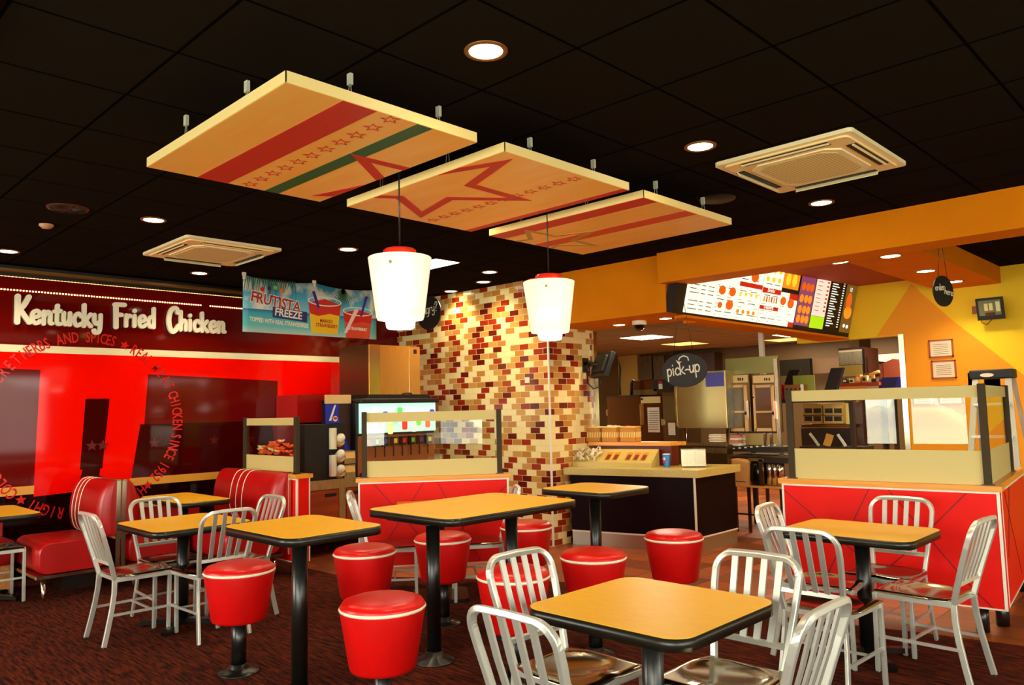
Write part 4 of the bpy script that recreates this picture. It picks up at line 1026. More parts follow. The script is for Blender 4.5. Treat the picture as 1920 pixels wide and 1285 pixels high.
def cup(cx, w, zb_, h, top, low, lid):
    b = MB(); poly_on(b, mb_, [(cx-w*0.40, zb_), (cx+w*0.40, zb_), (cx+w*0.46, zb_+h*0.55), (cx-w*0.46, zb_+h*0.55)], 0.002, 0.001); bput(b, 'drink', mat('drink%d' % low[1], low, 0.3))
    b = MB(); poly_on(b, mb_, [(cx-w*0.46, zb_+h*0.52), (cx-w*0.2, zb_+h*0.46), (cx+w*0.15, zb_+h*0.54), (cx+w*0.46, zb_+h*0.50), (cx+w*0.5, zb_+h*0.80), (cx, zb_+h*0.93), (cx-w*0.5, zb_+h*0.80)], 0.003, 0.001); bput(b, 'slush', mat('slush_red', top, 0.25))
    b = MB(); o = [(cx+w*0.52*math.cos(k*PI/12), zb_+h*0.86+w*0.13*math.sin(k*PI/12)) for k in range(24)]; i_ = [(cx+w*0.48*math.cos(k*PI/12), zb_+h*0.86+w*0.10*math.sin(k*PI/12)) for k in range(24)]
    for k in range(24): poly_on(b, mb_, [o[k], o[(k+1) % 24], i_[(k+1) % 24], i_[k]], 0.004, 0.001)
    bput(b, 'cup_rim', mat('cup_rim', (236, 240, 226), 0.3))
cup(0.965, 0.42, 0.03, 0.42, (214, 36, 20), (252, 200, 30), 0)
cup(1.405, 0.40, 0.0, 0.36, (222, 40, 30), (226, 70, 44), 0)
b = MB(); poly_on(b, mb_, [(0.80,0.49),(0.835,0.50),(0.90,0.32),(0.87,0.31)], 0.005, 0.001); poly_on(b, mb_, [(1.51,0.50),(1.545,0.50),(1.46,0.26),(1.43,0.26)], 0.005, 0.001); bput(b, 'straw', mat('straw_purple', (70, 30, 130), 0.3))
b = MB(); poly_on(b, mb_, [(1.21,0.05),(1.25,0.05),(1.42,0.34),(1.36,0.34)], 0.006, 0.001); bput(b, 'light_streak', mat('streak', (250, 210, 200), 0.3))
WH = mat('banner_white', (246, 240, 222), 0.4); BR = mat('banner_red', (176, 24, 24), 0.4); BLU = mat('banner_blue', (24, 34, 100), 0.4)
def btype(n, txt, size, x, z, mm, bold=0.004, sx=1.0, zz=0.004, rot=0.0, **k):
    o = type_obj(n, txt, size, mb_ @ Matrix.Translation((x, z, zz)) @ Matrix.Rotation(rot, 4, 'Z'), mm, bn, bold=bold, sx=sx, **k); o.matrix_parent_inverse = inv; return o
btype('letters_outline', 'FRUTISTA', 0.155, 0.075, 0.325, WH, 0.012, 0.86, 0.003, -0.13, extrude=0.0005)
btype('letters', 'FRUTISTA', 0.155, 0.075, 0.325, BR, 0.003, 0.86, 0.005, -0.13, extrude=0.0005)
b = MB(); poly_on(b, mb_, [(0.33,0.17),(0.33,0.285),(0.74,0.255),(0.74,0.14)], 0.004, 0.001); bput(b, 'name_plate', BLU)
btype('letters', 'FREEZE', 0.115, 0.35, 0.195, WH, 0.003, 0.88, 0.006, -0.08, extrude=0.0005)
btype('letters', 'TOPPED WITH REAL STRAWBERRIES', 0.064, 0.07, 0.115, WH, 0.002, 0.66, 0.004, -0.05, extrude=0.0005)
btype('letters', 'MANGO', 0.055, 0.90, 0.155, BR, 0.001, 0.8, 0.005, -0.03, extrude=0.0005)
btype('letters', 'STRAWBERRY', 0.055, 0.85, 0.105, BR, 0.001, 0.8, 0.005, -0.03, extrude=0.0005)
btype('letters', 'STRAWBERRY', 0.05, 1.28, 0.095, WH, 0.001, 0.8, 0.005, -0.03, extrude=0.0005)
for k, (x, z, c) in enumerate(((0.21,0.46,(210,30,30)), (0.29,0.475,(70,20,60)), (0.36,0.49,(130,190,40)), (0.43,0.465,(230,110,40)))):
    b = MB(); poly_on(b, mb_, [(x+0.024*math.cos(q*PI/7), z+0.024*math.sin(q*PI/7)) for q in range(14)], 0.004, 0.001); bput(b, 'fruit', mat('fruit%d' % k, c, 0.4))
for y in (y0+0.01, (y0+y1)/2+0.0, y1-0.01):
    bput(MB().box(XB_-0.006, y-0.012, z1-0.04, XB_+0.012, y+0.012, z1+0.0).box(XB_-0.006, y-0.02, z1-0.004, XB_+0.010, y+0.02, CZ-0.001), 'clip', WHITE)
# round black hanging signs
def oval_sign(c, ex, rx, rz_, label, top, txt=None, s=0.1, w=0.012, tx=0.0, tz=0.0, arrow=False, cord=True):
    c = Vector(c); ex = Vector(ex).normalized(); m = frame(c, ex, (0,0,1)); t = thing('hanging_sign', label, 'sign', tuple(c), 0, 'round black hanging signs'); inv = Matrix.Translation(-c)
    b = MB(); poly_on(b, m, [(rx*math.cos(k*PI/24), rz_*math.sin(k*PI/24)) for k in range(48)], -0.012, 0.012); put(b, 'board', mat('sign_black', (24, 20, 12), 0.5), t, inv)
    if txt:
        b = MB(); stroke_text(b, txt, s, w, m @ Matrix.Translation((tx, tz, 0)) @ Matrix.Rotation(0.10, 4, 'Z'), 0.002, 0.0005, 0.0, 1.0, -0.002); put(b, 'lettering', WHITE, t, inv)
    if arrow:
        b = MB(); pts = [(0.055, 0.09), (0.045, 0.125), (0.0, 0.14), (-0.04, 0.125), (-0.055, 0.10)]
        for i in range(4):
            p, q = Vector(pts[i]), Vector(pts[i+1]); n = (q-p).normalized(); n = Vector((-n.y, n.x))*0.006; poly_on(b, m, [p+n, p-n, q-n, q+n], 0.0005, 0.002)
        poly_on(b, m, [(-0.085, 0.105), (-0.06, 0.06), (-0.02, 0.085), (-0.055, 0.085)], 0.0005, 0.002); put(b, 'arrow', WHITE, t, inv)
    if cord:
        for sx_ in (-1, 1):
            q = c+ex*rx*0.45*sx_+Vector((0,0,rz_*0.88)); put(MB().tube([q, (c.x, c.y, top)], 0.0025, 6), 'cord', BLACKM, t, inv)
    return t
oval_sign((-4.03, 6.5, 1.84), (1,0.03,0), 0.245, 0.165, 'oval black sign reading pick-up with a curved arrow over the counter', 2.68, 'pick-up', 0.125, 0.012, -0.185, -0.055, True)
oval_sign((-1.90, 7.18, 2.415), (0.38,0.925,0), 0.12, 0.132, 'oval black sign reading order here below the soffit', 2.95, 'order', 0.055, 0.006, -0.10, 0.0, False)
t_ = [o for o in bpy.data.objects if o.get('label', '').startswith('oval black sign reading order')][0]
b = MB(); mm = frame((-1.90, 7.18, 2.415), (0.38,0.925,0), (0,0,1)); stroke_text(b, 'here', 0.055, 0.006, mm @ Matrix.Translation((0.005, -0.02, 0)) @ Matrix.Rotation(-0.2, 4, 'Z'), 0.002, 0.0005); o = b.build('lettering', WHITE, t_); o.matrix_parent_inverse = Matrix.Translation((1.90, -7.18, -2.415))
oval_sign((-7.40, 6.1, 2.72), (1,0,0), 0.23, 0.21, 'round black sign half hidden behind the left pendant lamp', CZ, 'hungry?', 0.125, 0.009, -0.22, -0.03)

# ------------------------------------------------------------ pick-up counter
AC = Vector((-5.72, 6.45, 0)); angC = math.atan2(0.2395, 0.9709)
MC = Matrix.Translation(AC) @ Matrix.Rotation(angC, 4, 'Z')
def cw(u, n, z=0): return MC @ Vector((u, n, z))
pcn = thing('pickup_counter', 'pick-up counter with speckled stone top and near-black front', 'counter', tuple(AC), angC)
def left_u(n): return (0.028+n*0.2395)/0.9709+0.012
def cpoly(i): return [(left_u(0.12+i)+i, 0.12+i), (1.60-i, 0.12+i), (1.80-i, 1.02-i), (left_u(0.78)+i, 0.78)]
MB().prism(cpoly(0.0), 0.762, 0.84).build('stone_top', STONE, pcn, bevel=0.004)
MB().prism(cpoly(0.05), 0.15, 0.762).build('front_panels', COUNTERF, pcn)
MB().prism(cpoly(0.055), 0.0, 0.15).build('kick_plate', steel_mat('kick_steel', (190, 186, 170), 0.3), pcn)
b = MB().box(1.535, 0.155, 0.15, 1.555, 0.172, 0.762).box(left_u(0.2)+0.05, 0.165, 0.142, 1.55, 0.172, 0.158)
b.sweep([(1.555, 0.17, 0.15), (1.752, 0.965, 0.15)], 0.014, 0.01, (1,0,0)); b.build('white_trim', WHITETRIM, pcn)
# raised shelf
shf = thing('raised_shelf', 'raised orange laminate shelf behind the condiment holder', 'shelf', tuple(cw(0, 0, 0.841)), angC)
MB().prism([(left_u(0.55)+0.01, 0.55), (1.17, 0.55), (1.28, 0.76), (left_u(0.76)+0.01, 0.76)], 0.222, 0.262).build('board', CAPWOOD, shf)
MB().prism([(left_u(0.64)+0.01, 0.64), (1.15, 0.64), (1.2, 0.74), (left_u(0.74)+0.01, 0.74)], 0.0, 0.222).build('riser', mat('riser_maroon', (110, 24, 16), 0.4), shf)
# baskets with sachets
def basket(u, label):
    t = thing('wicker_basket', label, 'basket', tuple(cw(u, 0.655, 1.104)), angC, 'wicker baskets on the raised shelf')
    w, d, h = 0.19, 0.17, 0.168; b = MB()
    b.box(-w/2, -d/2, 0, w/2, d/2, 0.006)
    for (x0, y0, x1, y1) in ((-w/2, -d/2, w/2, -d/2+0.008), (-w/2, d/2-0.008, w/2, d/2), (-w/2, -d/2, -w/2+0.008, d/2), (w/2-0.008, -d/2, w/2, d/2)): b.box(x0, y0, 0, x1, y1, h)
    b.build('basket_body', WICK, t)
    r = MB(); r.tube([(-w/2, -d/2, h), (w/2, -d/2, h), (w/2, d/2, h), (-w/2, d/2, h), (-w/2, -d/2, h)], 0.007, 6)
    for k in range(9):
        x = -w/2+w*(k+0.5)/9; r.box(x-0.004, -d/2-0.003, 0.05, x+0.004, -d/2, 0.11)
        y = -d/2+d*(k+0.5)/9; r.box(w/2, y-0.004, 0.05, w/2+0.003, y+0.004, 0.11)
    r.build('weave', mat('weave_light', (250, 220, 130), 0.6), t)
    b = MB()
    for k in range(16):
        c = (random.uniform(-0.07, 0.07), random.uniform(-0.06, 0.06), h-0.005+random.uniform(0, 0.014)); b.cbox(c, (0.05, 0.035, 0.004), Matrix.Rotation(random.uniform(0, 3), 3, 'Z') @ Matrix.Rotation(random.uniform(-0.6, 0.6), 3, 'X'))
    o = b.build('sachets', WHITE if 'left' in label or 'middle' in label else mat('sachet_red', (214, 50, 30), 0.5), t); tag(o, kind='stuff')
WICK = grid_mat('wicker', (240, 186, 84), (196, 130, 44), 0.02, 0.012, 0, 0, 0.003, 0.7)
basket(0.235, 'left wicker basket of sachets on the raised shelf, against the tiled wall')
basket(0.445, 'middle wicker basket of sachets on the raised shelf')
basket(0.67, 'right wicker basket with red sachets on the raised shelf')
# condiment holder: sloped block with trays
cdh = thing('condiment_holder', 'sloped speckled condiment holder with orange compartments on the pick-up counter', 'condiment holder', tuple(cw(0.10, 0.30, 0.8405)), angC)
W3 = 0.94
b = MB(); v = []
for x in (0, W3): v += [(x, 0, 0), (x, 0.0, 0.05), (x, 0.24, 0.185), (x, 0.25, 0.185), (x, 0.25, 0)]
b.add(v, [(4,3,2,1,0), (5,6,7,8,9), (0,1,6,5), (1,2,7,6), (2,3,8,7), (3,4,9,8)]); b.build('block', STONE, cdh)
sl = math.atan2(0.135, 0.24); ms = Matrix.Translation((0, 0, 0.05)) @ Matrix.Rotation(sl, 4, 'X')
for x in (0.40, 0.49, 0.64, 0.73, 0.82):
    b = MB(); poly_on(b, ms, rrect(0.07, 0.16, 0.012, 3, x, 0.125), 0.001, 0.002); b.build('compartment', mat('compartment_orange', (216, 130, 30), 0.5), cdh)
    b = MB(); poly_on(b, ms, rrect(0.045, 0.10, 0.01, 3, x+0.004, 0.105), 0.0035, 0.001); b.build('hollow_shade', mat('compartment_shade', (110, 48, 10), 0.6), cdh)  # flat dark plate, the shade inside each compartment painted on
b = MB()
for k in range(60):
    p = ms @ Vector((random.uniform(0.02, 0.30), random.uniform(0.03, 0.2), 0.02+random.uniform(0, 0.05))); b.cbox(p, (0.07, 0.022, 0.003), Matrix.Rotation(random.uniform(0, 3), 3, 'Z') @ Matrix.Rotation(random.uniform(-1, 1), 3, 'Y'))
tag(b.build('wrapped_cutlery', mat('wrapper', (248, 236, 206), 0.3), cdh), kind='stuff')
t = thing('paper_cup', 'blue paper cup with red logo beside the condiment holder', 'cup', tuple(cw(1.15, 0.47, 0.8405)))
MB().lathe([(0.030, 0.0), (0.041, 0.135), (0.038, 0.135), (0.028, 0.01), (0.0, 0.008)], 28, cap=False).build('body', mat('cup_blue', (20, 130, 214), 0.35), t)
MB().lathe([(0.041, 0.132), (0.044, 0.137), (0.041, 0.142), (0.038, 0.137)], 28, cap=False).build('rim', WHITE, t)
for k in range(5):
    a = -1.2-0.4*k; b = MB(); m = frame((0.0395*math.cos(a), 0.0395*math.sin(a), 0.06+0.03*(k % 2)), (-math.sin(a), math.cos(a), 0), (0,0,1)); poly_on(b, m, rrect(0.022, 0.026, 0.008, 3), 0, 0.001); b.build('logo', mat('cup_logo'+str(k % 2), [(220, 40, 60), (240, 240, 240)][k % 2], 0.4), t)
t = thing('napkin_dispenser', 'boxy steel napkin dispenser near the corner of the pick-up counter', 'napkin dispenser', tuple(cw(1.41, 0.58, 0.8405)), angC+0.35)
MB().box(-0.13, -0.10, 0.008, 0.13, 0.10, 0.19).build('case', STEEL, t, bevel=0.004)
MB().box(-0.12, -0.09, 0.0, 0.12, 0.09, 0.008).build('foot', BLACK, t)
MB().box(-0.128, -0.104, 0.18, 0.128, -0.10, 0.192).box(0.13, -0.02, 0.01, 0.133, 0.0, 0.188).build('seam', CHROME, t)

# ------------------------------------------------------------ menu board over the counter
B0 = Vector((-4.05, 6.62, 2.40)); B1 = Vector((-3.78, 9.95, 2.33)); TT = Vector((.17, 0, .68)); EE = B1-B0
mt = thing('menu_board', 'long tilted backlit menu board with food pictures over the counter', 'menu board', tuple(B0)); invB = Matrix.Translation(-B0)
mM2 = frame(B0, EE, TT - EE*(TT.dot(EE)/EE.dot(EE))); LB = EE.length; HBd = (TT - EE*(TT.dot(EE)/EE.dot(EE))).length
def br(u0, v0, u1, v1, z=0.0): return (u0*LB, v0*HBd, u1*LB, v1*HBd)
def mrect(n, m, u0, v0, u1, v1, z, t=0.003):
    b = MB(); rect_on(b, mM2, *br(u0, v0, u1, v1), z, t); o = b.build(n, m, mt); o.matrix_parent_inverse = invB; return o
mrect('cabinet', BLACK, -0.07, -0.012, 1.025, 1.0, -0.10, 0.10)
def glow(n, c, s=1.0): return mat(n, tuple(int(q*0.35) for q in c), 0.3, emit=c, estr=s*0.75)
GWH = glow('menu_white', (255, 248, 214), 0.95); GRED = glow('menu_red', (206, 24, 16), 0.7); GPUR = glow('menu_purple', (150, 70, 110), 0.6); GPNK = glow('menu_pink', (250, 214, 190), 0.85); GGRN = glow('menu_green', (176, 226, 20), 0.8)
GBRN = glow('menu_brown', (120, 84, 30), 0.6); GORG = glow('menu_orange', (240, 140, 30), 0.8); GYEL = glow('menu_yellow', (250, 200, 40), 0.9); INK = mat('menu_ink', (90, 60, 20), 0.5); GLET = glow('menu_letter', (240, 236, 220), 0.9); GFOOD = glow('menu_food', (226, 90, 20), 0.8)
panels = [(-0.02, 0.122, 0.02, 0.98, GWH), (0.124, 0.24, 0.02, 0.98, GWH), (0.242, 0.372, 0.02, 0.98, GWH), (0.375, 0.488, 0.02, 0.98, GWH), (0.49, 0.60, 0.02, 0.56, GWH), (0.49, 0.592, 0.63, 1.0, GORG), (0.605, 0.703, 0.07, 0.95, GPUR), (0.71, 0.806, 0.27, 0.95, GPNK), (0.71, 0.806, 0.06, 0.265, GGRN), (0.932, 1.015, 0.06, 0.92, GBRN)]
for k, (a, b_, c, d, m) in enumerate(panels): mrect('panel', m, a, c, b_, d, 0.001)
lines = MB(); 
def tl(b, u, v, w, h=0.008, z=0.0045): rect_on(b, mM2, u*LB, v*HBd, (u+w)*LB, v*HBd+h, z, 0.0008)
for k in range(15):
    v = 0.08+k*0.058
    if k % 4 != 3: tl(lines, -0.005, v, 0.03 if k % 2 else 0.045); tl(lines, 0.05, v, 0.02); tl(lines, 0.085, v, 0.028)
for u in (0.135, 0.185, 0.25, 0.31, 0.39, 0.44):
    for v in (0.10, 0.28, 0.46, 0.64): tl(lines, u, v, 0.035)
o = lines.build('price_lines', INK, mt); o.matrix_parent_inverse = invB; tag(o, kind='stuff')
def food(u, v, r, m, sq=0.8):
    b = MB(); poly_on(b, mM2, [(u*LB+r*math.cos(q*PI/8), v*HBd+r*sq*math.sin(q*PI/8)) for q in range(16)], 0.005, 0.001)
    o = b.build('food_picture', m, mt); o.matrix_parent_inverse = invB
b = MB()
for u in (0.128, 0.185, 0.248, 0.30, 0.34, 0.38, 0.43, 0.495, 0.55):
    for q in range(9):
        if (q*7+int(u*1000)) % 3: tl(b, u, 0.05+q*0.055, 0.012+0.012*((q*3) % 2), 0.005)
o = b.build('menu_print', mat('menu_print', (190, 130, 40), 0.5), mt); o.matrix_parent_inverse = invB; tag(o, kind='stuff')
for u, v, r in ((0.155, 0.20, 0.04), (0.205, 0.22, 0.065), (0.155, 0.42, 0.06), (0.21, 0.42, 0.06), (0.155, 0.7, 0.06), (0.21, 0.7, 0.06), (0.32, 0.70, 0.07), (0.51, 0.42, 0.06), (0.56, 0.4, 0.07)): food(u, v, r, GFOOD)
for u in (0.255, 0.285, 0.315, 0.345):
    food(u, 0.15, 0.028, GORG); food(u, 0.42, 0.024, GYEL)
for u in (0.395, 0.43, 0.465): food(u, 0.72, 0.035, GYEL); food(u, 0.86, 0.035, GYEL)
for u in (0.39, 0.405, 0.42, 0.435, 0.45, 0.465): mrect('drink_picture', GRED if int(u*1000) % 2 else GORG, u, 0.36, u+0.007, 0.45, 0.005, 0.001)
for v in (0.18, 0.34, 0.52, 0.72):
    for u in (0.625, 0.655, 0.682): food(u, v, 0.045, GORG if v < 0.6 else GFOOD, 1.1)
for u, v in ((0.52, 0.78), (0.56, 0.78)): food(u, v, 0.05, GYEL, 1.5)
food(0.97, 0.42, 0.1, GORG); food(0.965, 0.62, 0.07, GFOOD, 1.6); food(0.96, 0.18, 0.03, GLET); food(0.985, 0.17, 0.03, GLET)
for a, b_, c, d in ((0.242, 0.372, 0.53, 0.60), (0.242, 0.34, 0.86, 0.93), (0.375, 0.488, 0.50, 0.58), (0.375, 0.488, 0.24, 0.30), (0.565, 0.60, 0.02, 0.10), (0.545, 0.60, 0.46, 0.56)): mrect('red_heading', GRED, a, c, b_, d, 0.0045, 0.0008)
for txt, u, v in (('Drinks', 0.405, 0.52), ('Desserts', 0.40, 0.255)):
    o = type_obj('heading', txt, 0.06, mM2 @ Matrix.Translation((u*LB, v*HBd, 0.006)), GLET, mt, sx=0.9, bold=0.001, extrude=0.0004); o.matrix_parent_inverse = invB
b = MB()
for k in range(19):
    v = 0.13+k*0.043; tl(b, 0.825, v, 0.03+0.022*((k*5) % 3)/2, 0.013, 0.001); tl(b, 0.905, v, 0.012, 0.013, 0.001)
o = b.build('white_price_lines', GLET, mt); o.matrix_parent_inverse = invB; tag(o, kind='stuff')
b = MB()
for k in range(8): tl(b, 0.722, 0.36+k*0.07, 0.03, 0.007, 0.0045); tl(b, 0.785, 0.36+k*0.07, 0.014, 0.02, 0.0045)
o = b.build('pink_price_lines', GRED, mt); o.matrix_parent_inverse = invB; tag(o, kind='stuff')
o = type_obj('heading', '1/2', 0.07, mM2 @ Matrix.Translation((0.955*LB, 0.80*HBd, 0.006)), GLET, mt, sx=0.8, bold=0.001, extrude=0.0004); o.matrix_parent_inverse = invB
one('menu_ledge', MB().hexa([(-4.14, 6.55, 2.36), (-4.02, 6.55, 2.36), (-3.76, 9.97, 2.29), (-4.14, 9.97, 2.29)], [(-4.14, 6.55, 2.385), (-4.02, 6.55, 2.385), (-3.76, 9.97, 2.315), (-4.14, 9.97, 2.315)]), ORANGE, 'narrow orange ledge under the menu board', 'ledge')

# ------------------------------------------------------------ yellow wall: television, frames, ladder
tv = thing('wall_monitor', 'small black security monitor tilted on the yellow wall', 'monitor', (-2.15, YB-0.16, 2.5)); 
Rt = Matrix.Rotation(0.22, 3, 'X') @ Matrix.Rotation(0.0, 3, 'Z')
MB().cbox((0, 0, 0), (0.265, 0.03, 0.245), Rt).build('case', BLACK, tv)
MB().cbox(Rt @ Vector((0.0, -0.017, 0.012)), (0.215, 0.003, 0.17), Rt).build('screen', mat('screen_grey', (96, 100, 70), 0.2, emit=(90, 90, 60), estr=0.25), tv)
b = MB(); b.cbox(Rt @ Vector((-0.035, -0.0195, 0.022)), (0.035, 0.002, 0.08), Rt).cbox(Rt @ Vector((0.012, -0.0195, 0.022)), (0.035, 0.002, 0.08), Rt).cbox(Rt @ Vector((0.08, -0.0195, 0.02)), (0.04, 0.002, 0.11), Rt); b.build('screen_picture', mat('screen_light', (170, 160, 100), 0.3, emit=(170, 160, 100), estr=0.35), tv)
b = MB(); b.cbox(Rt @ Vector((0.0, -0.0195, -0.055)), (0.1, 0.002, 0.03), Rt); b.build('screen_picture', mat('screen_red', (90, 20, 10), 0.3), tv)
MB().box(-0.03, 0.0, -0.03, 0.03, 0.155, 0.03).build('wall_arm', BLACK, tv)
MB().tube([(0.0, 0.03, -0.12), (-0.06, 0.08, -0.17), (-0.12, 0.12, -0.14), (-0.13, 0.14, -0.06), (-0.15, 0.15, 0.0)], 0.004, 6).build('cable', BLACK, tv)
one('socket_plate', MB().box(-2.365, YB-0.012, 2.47, -2.315, YB-0.001, 2.56), mat('plate_brown', (150, 90, 30), 0.5), 'small brown socket plate left of the wall monitor', 'socket')
FRM = mat('frame_wood', (176, 70, 14), 0.4)
def certificate(x0, z0, x1, z1, label):
    t = thing('framed_certificate', label, 'picture frame', ((x0+x1)/2, YB-0.012, (z0+z1)/2), 0, 'framed certificates on the yellow wall')
    w, h = (x1-x0)/2, (z1-z0)/2
    MB().box(-w, -0.012, -h, w, 0.004, -h+0.016).box(-w, -0.012, h-0.016, w, 0.004, h).box(-w, -0.012, -h, -w+0.016, 0.004, h).box(w-0.016, -0.012, -h, w, 0.004, h).build('frame', FRM, t)
    MB().box(-w+0.016, -0.004, -h+0.016, w-0.016, 0.0, h-0.016).build('paper', mat('certificate_paper', (240, 222, 190), 0.5), t)
    b = MB()
    for k in range(6): b.box(-w+0.05, -0.0052, h-0.06-k*0.022, w-0.05, -0.0045, h-0.056-k*0.022)
    b.build('text_lines', INK, t)
certificate(-2.845, 1.995, -2.585, 2.205, 'upper framed certificate on the amber part of the yellow wall')
certificate(-2.83, 1.745, -2.57, 1.96, 'lower framed certificate under the upper one, above the glass screen')
certificate(-3.06, 1.44, -2.82, 1.655, 'framed certificate just showing above the frosted band, left one')
certificate(-2.78, 1.44, -2.52, 1.66, 'framed certificate just showing above the frosted band, right one')
one('notice_paper', MB().box(-2.46, YB-0.004, 1.60, -2.36, YB-0.001, 1.80), WHITE, 'small pale notice on the wall left of the step ladder', 'notice')
one('notice_paper', MB().box(-2.30, YB-0.004, 1.60, -2.14, YB-0.001, 1.77), mat('notice_cream', (236, 200, 90), 0.5), 'small cream notice on the wall behind the step ladder top', 'notice')
ld = thing('step_ladder', 'aluminium step ladder with black top cap behind the right glass screen', 'ladder', (-1.80, 8.15, 0.0))
MB().box(-0.175, -0.08, 1.68, 0.175, 0.08, 1.765).build('top_cap', BLACK, ld, bevel=0.012)
b = MB(); m = frame((0, -0.081, 1.715), (1,0,0), (0,0,1)); poly_on(b, m, [(0.055*math.cos(q*PI/10)-0.03, 0.018*math.sin(q*PI/10)) for q in range(20)], 0, 0.002); b.build('badge', WHITE, ld)
for s in (-1, 1):
    MB().sweep([(s*0.13, -0.05, 1.68), (s*0.24, -0.42, 0.0)], 0.05, 0.02, (0,1,0)).build('rail', ALU, ld)
    MB().sweep([(s*0.15, 0.05, 1.68), (s*0.24, 0.50, 0.0)], 0.035, 0.02, (0,1,0)).build('rail', ALU, ld)
for k in range(1, 6):
    z = k*0.29; q = (1.68-z)/1.68; MB().box(-(0.13+0.11*q), -0.05-0.37*q-0.04, z-0.012, 0.13+0.11*q, -0.05-0.37*q+0.04, z+0.012).build('step', ALU, ld)
# screen on bracket at the pick-up end of the tiles
om = thing('order_screen', 'black order screen on a wall bracket at the end of the tiled wall', 'monitor', (-5.40, 7.0, 1.98))
Rm = Matrix.Rotation(-0.5, 3, 'Z') @ Matrix.Rotation(-0.35, 3, 'X')
MB().cbox((0, 0.0, 0.0), (0.42, 0.06, 0.30), Rm).cbox(Rm @ Vector((0, -0.04, 0)), (0.3, 0.04, 0.2), Rm).build('case', BLACK, om, bevel=0.01)
b = MB(); b.box(-0.30, 0.0, -0.06, -0.285, 0.1, 0.1); b.tube([(-0.29, 0.05, 0.03), (-0.2, 0.0, 0.05), (-0.12, -0.04, 0.02), (-0.02, -0.03, 0.0)], 0.018, 8).tube([(-0.2, 0.0, 0.05), (-0.2, -0.02, -0.12)], 0.012, 8); b.build('bracket', BLACKM, om)
MB().tube([(-0.24, 0.0, -0.04), (-0.2, -0.03, -0.2), (-0.12, -0.03, -0.27), (-0.03, -0.02, -0.24), (0.0, -0.02, -0.12)], 0.008, 8).build('cable', BLACK, om)
one('socket_plate', MB().box(-6.06, YT-0.012, 1.795, -5.99, YT-0.002, 1.86), WHITE, 'white socket plate on the tiled wall under the right pendant lamp', 'socket')
for x, y, z, lab in ((-4.74, 6.80, 2.409, 'dome camera in the orange soffit over the pick-up counter'), (-5.55, 7.9, 2.599, 'dome camera on the kitchen ceiling behind the first')):
    t = thing('dome_camera', lab, 'security camera', (x, y, z), 0, 'dome security cameras')
    MB().lathe([(0.075, 0.0), (0.078, -0.03), (0.07, -0.045)], 24, cap=False).lathe([(0.078, -0.001), (0.0, -0.001)], 24, cap=False).build('housing', WHITE, t)
    MB().lathe([(0.06, -0.045), (0.052, -0.075), (0.03, -0.098), (0.0, -0.105)], 24, cap=False).build('dome', mat('dome_black', (10, 10, 8), 0.08), t)
# white post from the kitchen ceiling
one('steel_post', MB().box(at(1422,640,y=9.6).x, 9.6, 1.5, at(1430,640,y=9.6).x, 9.65, 2.599), WHITETRIM, 'slim white post between counter and kitchen ceiling', 'post')

# ------------------------------------------------------------ kitchen seen through the opening
def kb(u0, v0, u1, v1, y, depth=0.4, floor=False):
    a = at(u0, (v0+v1)/2, y=y); b = at(u1, (v0+v1)/2, y=y); um = (u0+u1)/2
    zt = at(um, v0, y=y).z; zb = 0.0 if floor else at(um, v1, y=y).z
    return [round(q, 3) for q in (a.x, y, zb, b.x, y+depth, zt)]
class KT:
    """a kitchen thing whose parts are given by their outline on its front plane"""
    def __init__(s, name, label, cat, y, bounds, group=None):
        s.y = y; x0, _, z0, x1, y1, z1 = bounds; s.o = Vector(((x0+x1)/2, (y+y1)/2, z0)); s.b = bounds
        s.t = thing(name, label, cat, tuple(s.o), 0, group)
    def put(s, mb, n, m, **k):
        o = mb.build(n, m, s.t, **k); o.matrix_parent_inverse = Matrix.Translation(-s.o); return o
    def box(s, n, m, u0, v0, u1, v1, out=0.0, depth=0.01, **k):
        b = kb(u0, v0, u1, v1, s.y); return s.put(MB().box(b[0], s.y-out-depth, b[2], b[3], s.y-out, b[5]), n, m, **k)
    def body(s, n, m, **k):
        b = s.b; return s.put(MB().box(*b), n, m, **k)
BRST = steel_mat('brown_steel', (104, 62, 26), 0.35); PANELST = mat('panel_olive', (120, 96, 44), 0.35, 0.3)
CREAMP = mat('control_cream', (240, 214, 140), 0.4); PAPER = mat('paper', (246, 232, 200), 0.6)
# tall cabinet left
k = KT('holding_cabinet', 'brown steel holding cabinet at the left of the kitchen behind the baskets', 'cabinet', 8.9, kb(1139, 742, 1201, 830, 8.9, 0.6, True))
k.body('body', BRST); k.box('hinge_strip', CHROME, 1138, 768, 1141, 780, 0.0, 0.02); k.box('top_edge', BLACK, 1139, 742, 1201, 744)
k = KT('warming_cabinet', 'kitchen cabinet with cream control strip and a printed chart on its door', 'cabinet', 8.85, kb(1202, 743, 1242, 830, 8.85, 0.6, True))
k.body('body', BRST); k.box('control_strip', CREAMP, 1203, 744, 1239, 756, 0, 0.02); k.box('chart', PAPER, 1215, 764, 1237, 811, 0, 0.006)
for q in range(9): k.box('chart_line', mat('chart_ink', (90, 90, 50), 0.6) if q < 7 else mat('chart_red', (220, 80, 40), 0.6), 1217, 771+q*4.2, 1235, 772.2+q*4.2, 0.006, 0.001)
k.box('handle', CHROME, 1202, 757, 1205, 797, 0.0, 0.03); k.box('knob', BLACK, 1204, 746.5, 1206.5, 751, 0.02, 0.01)
k = KT('steel_cabinet', 'olive steel kitchen cabinet right of the one with the chart', 'cabinet', 8.8, kb(1243, 736, 1268, 830, 8.8, 0.6, True))
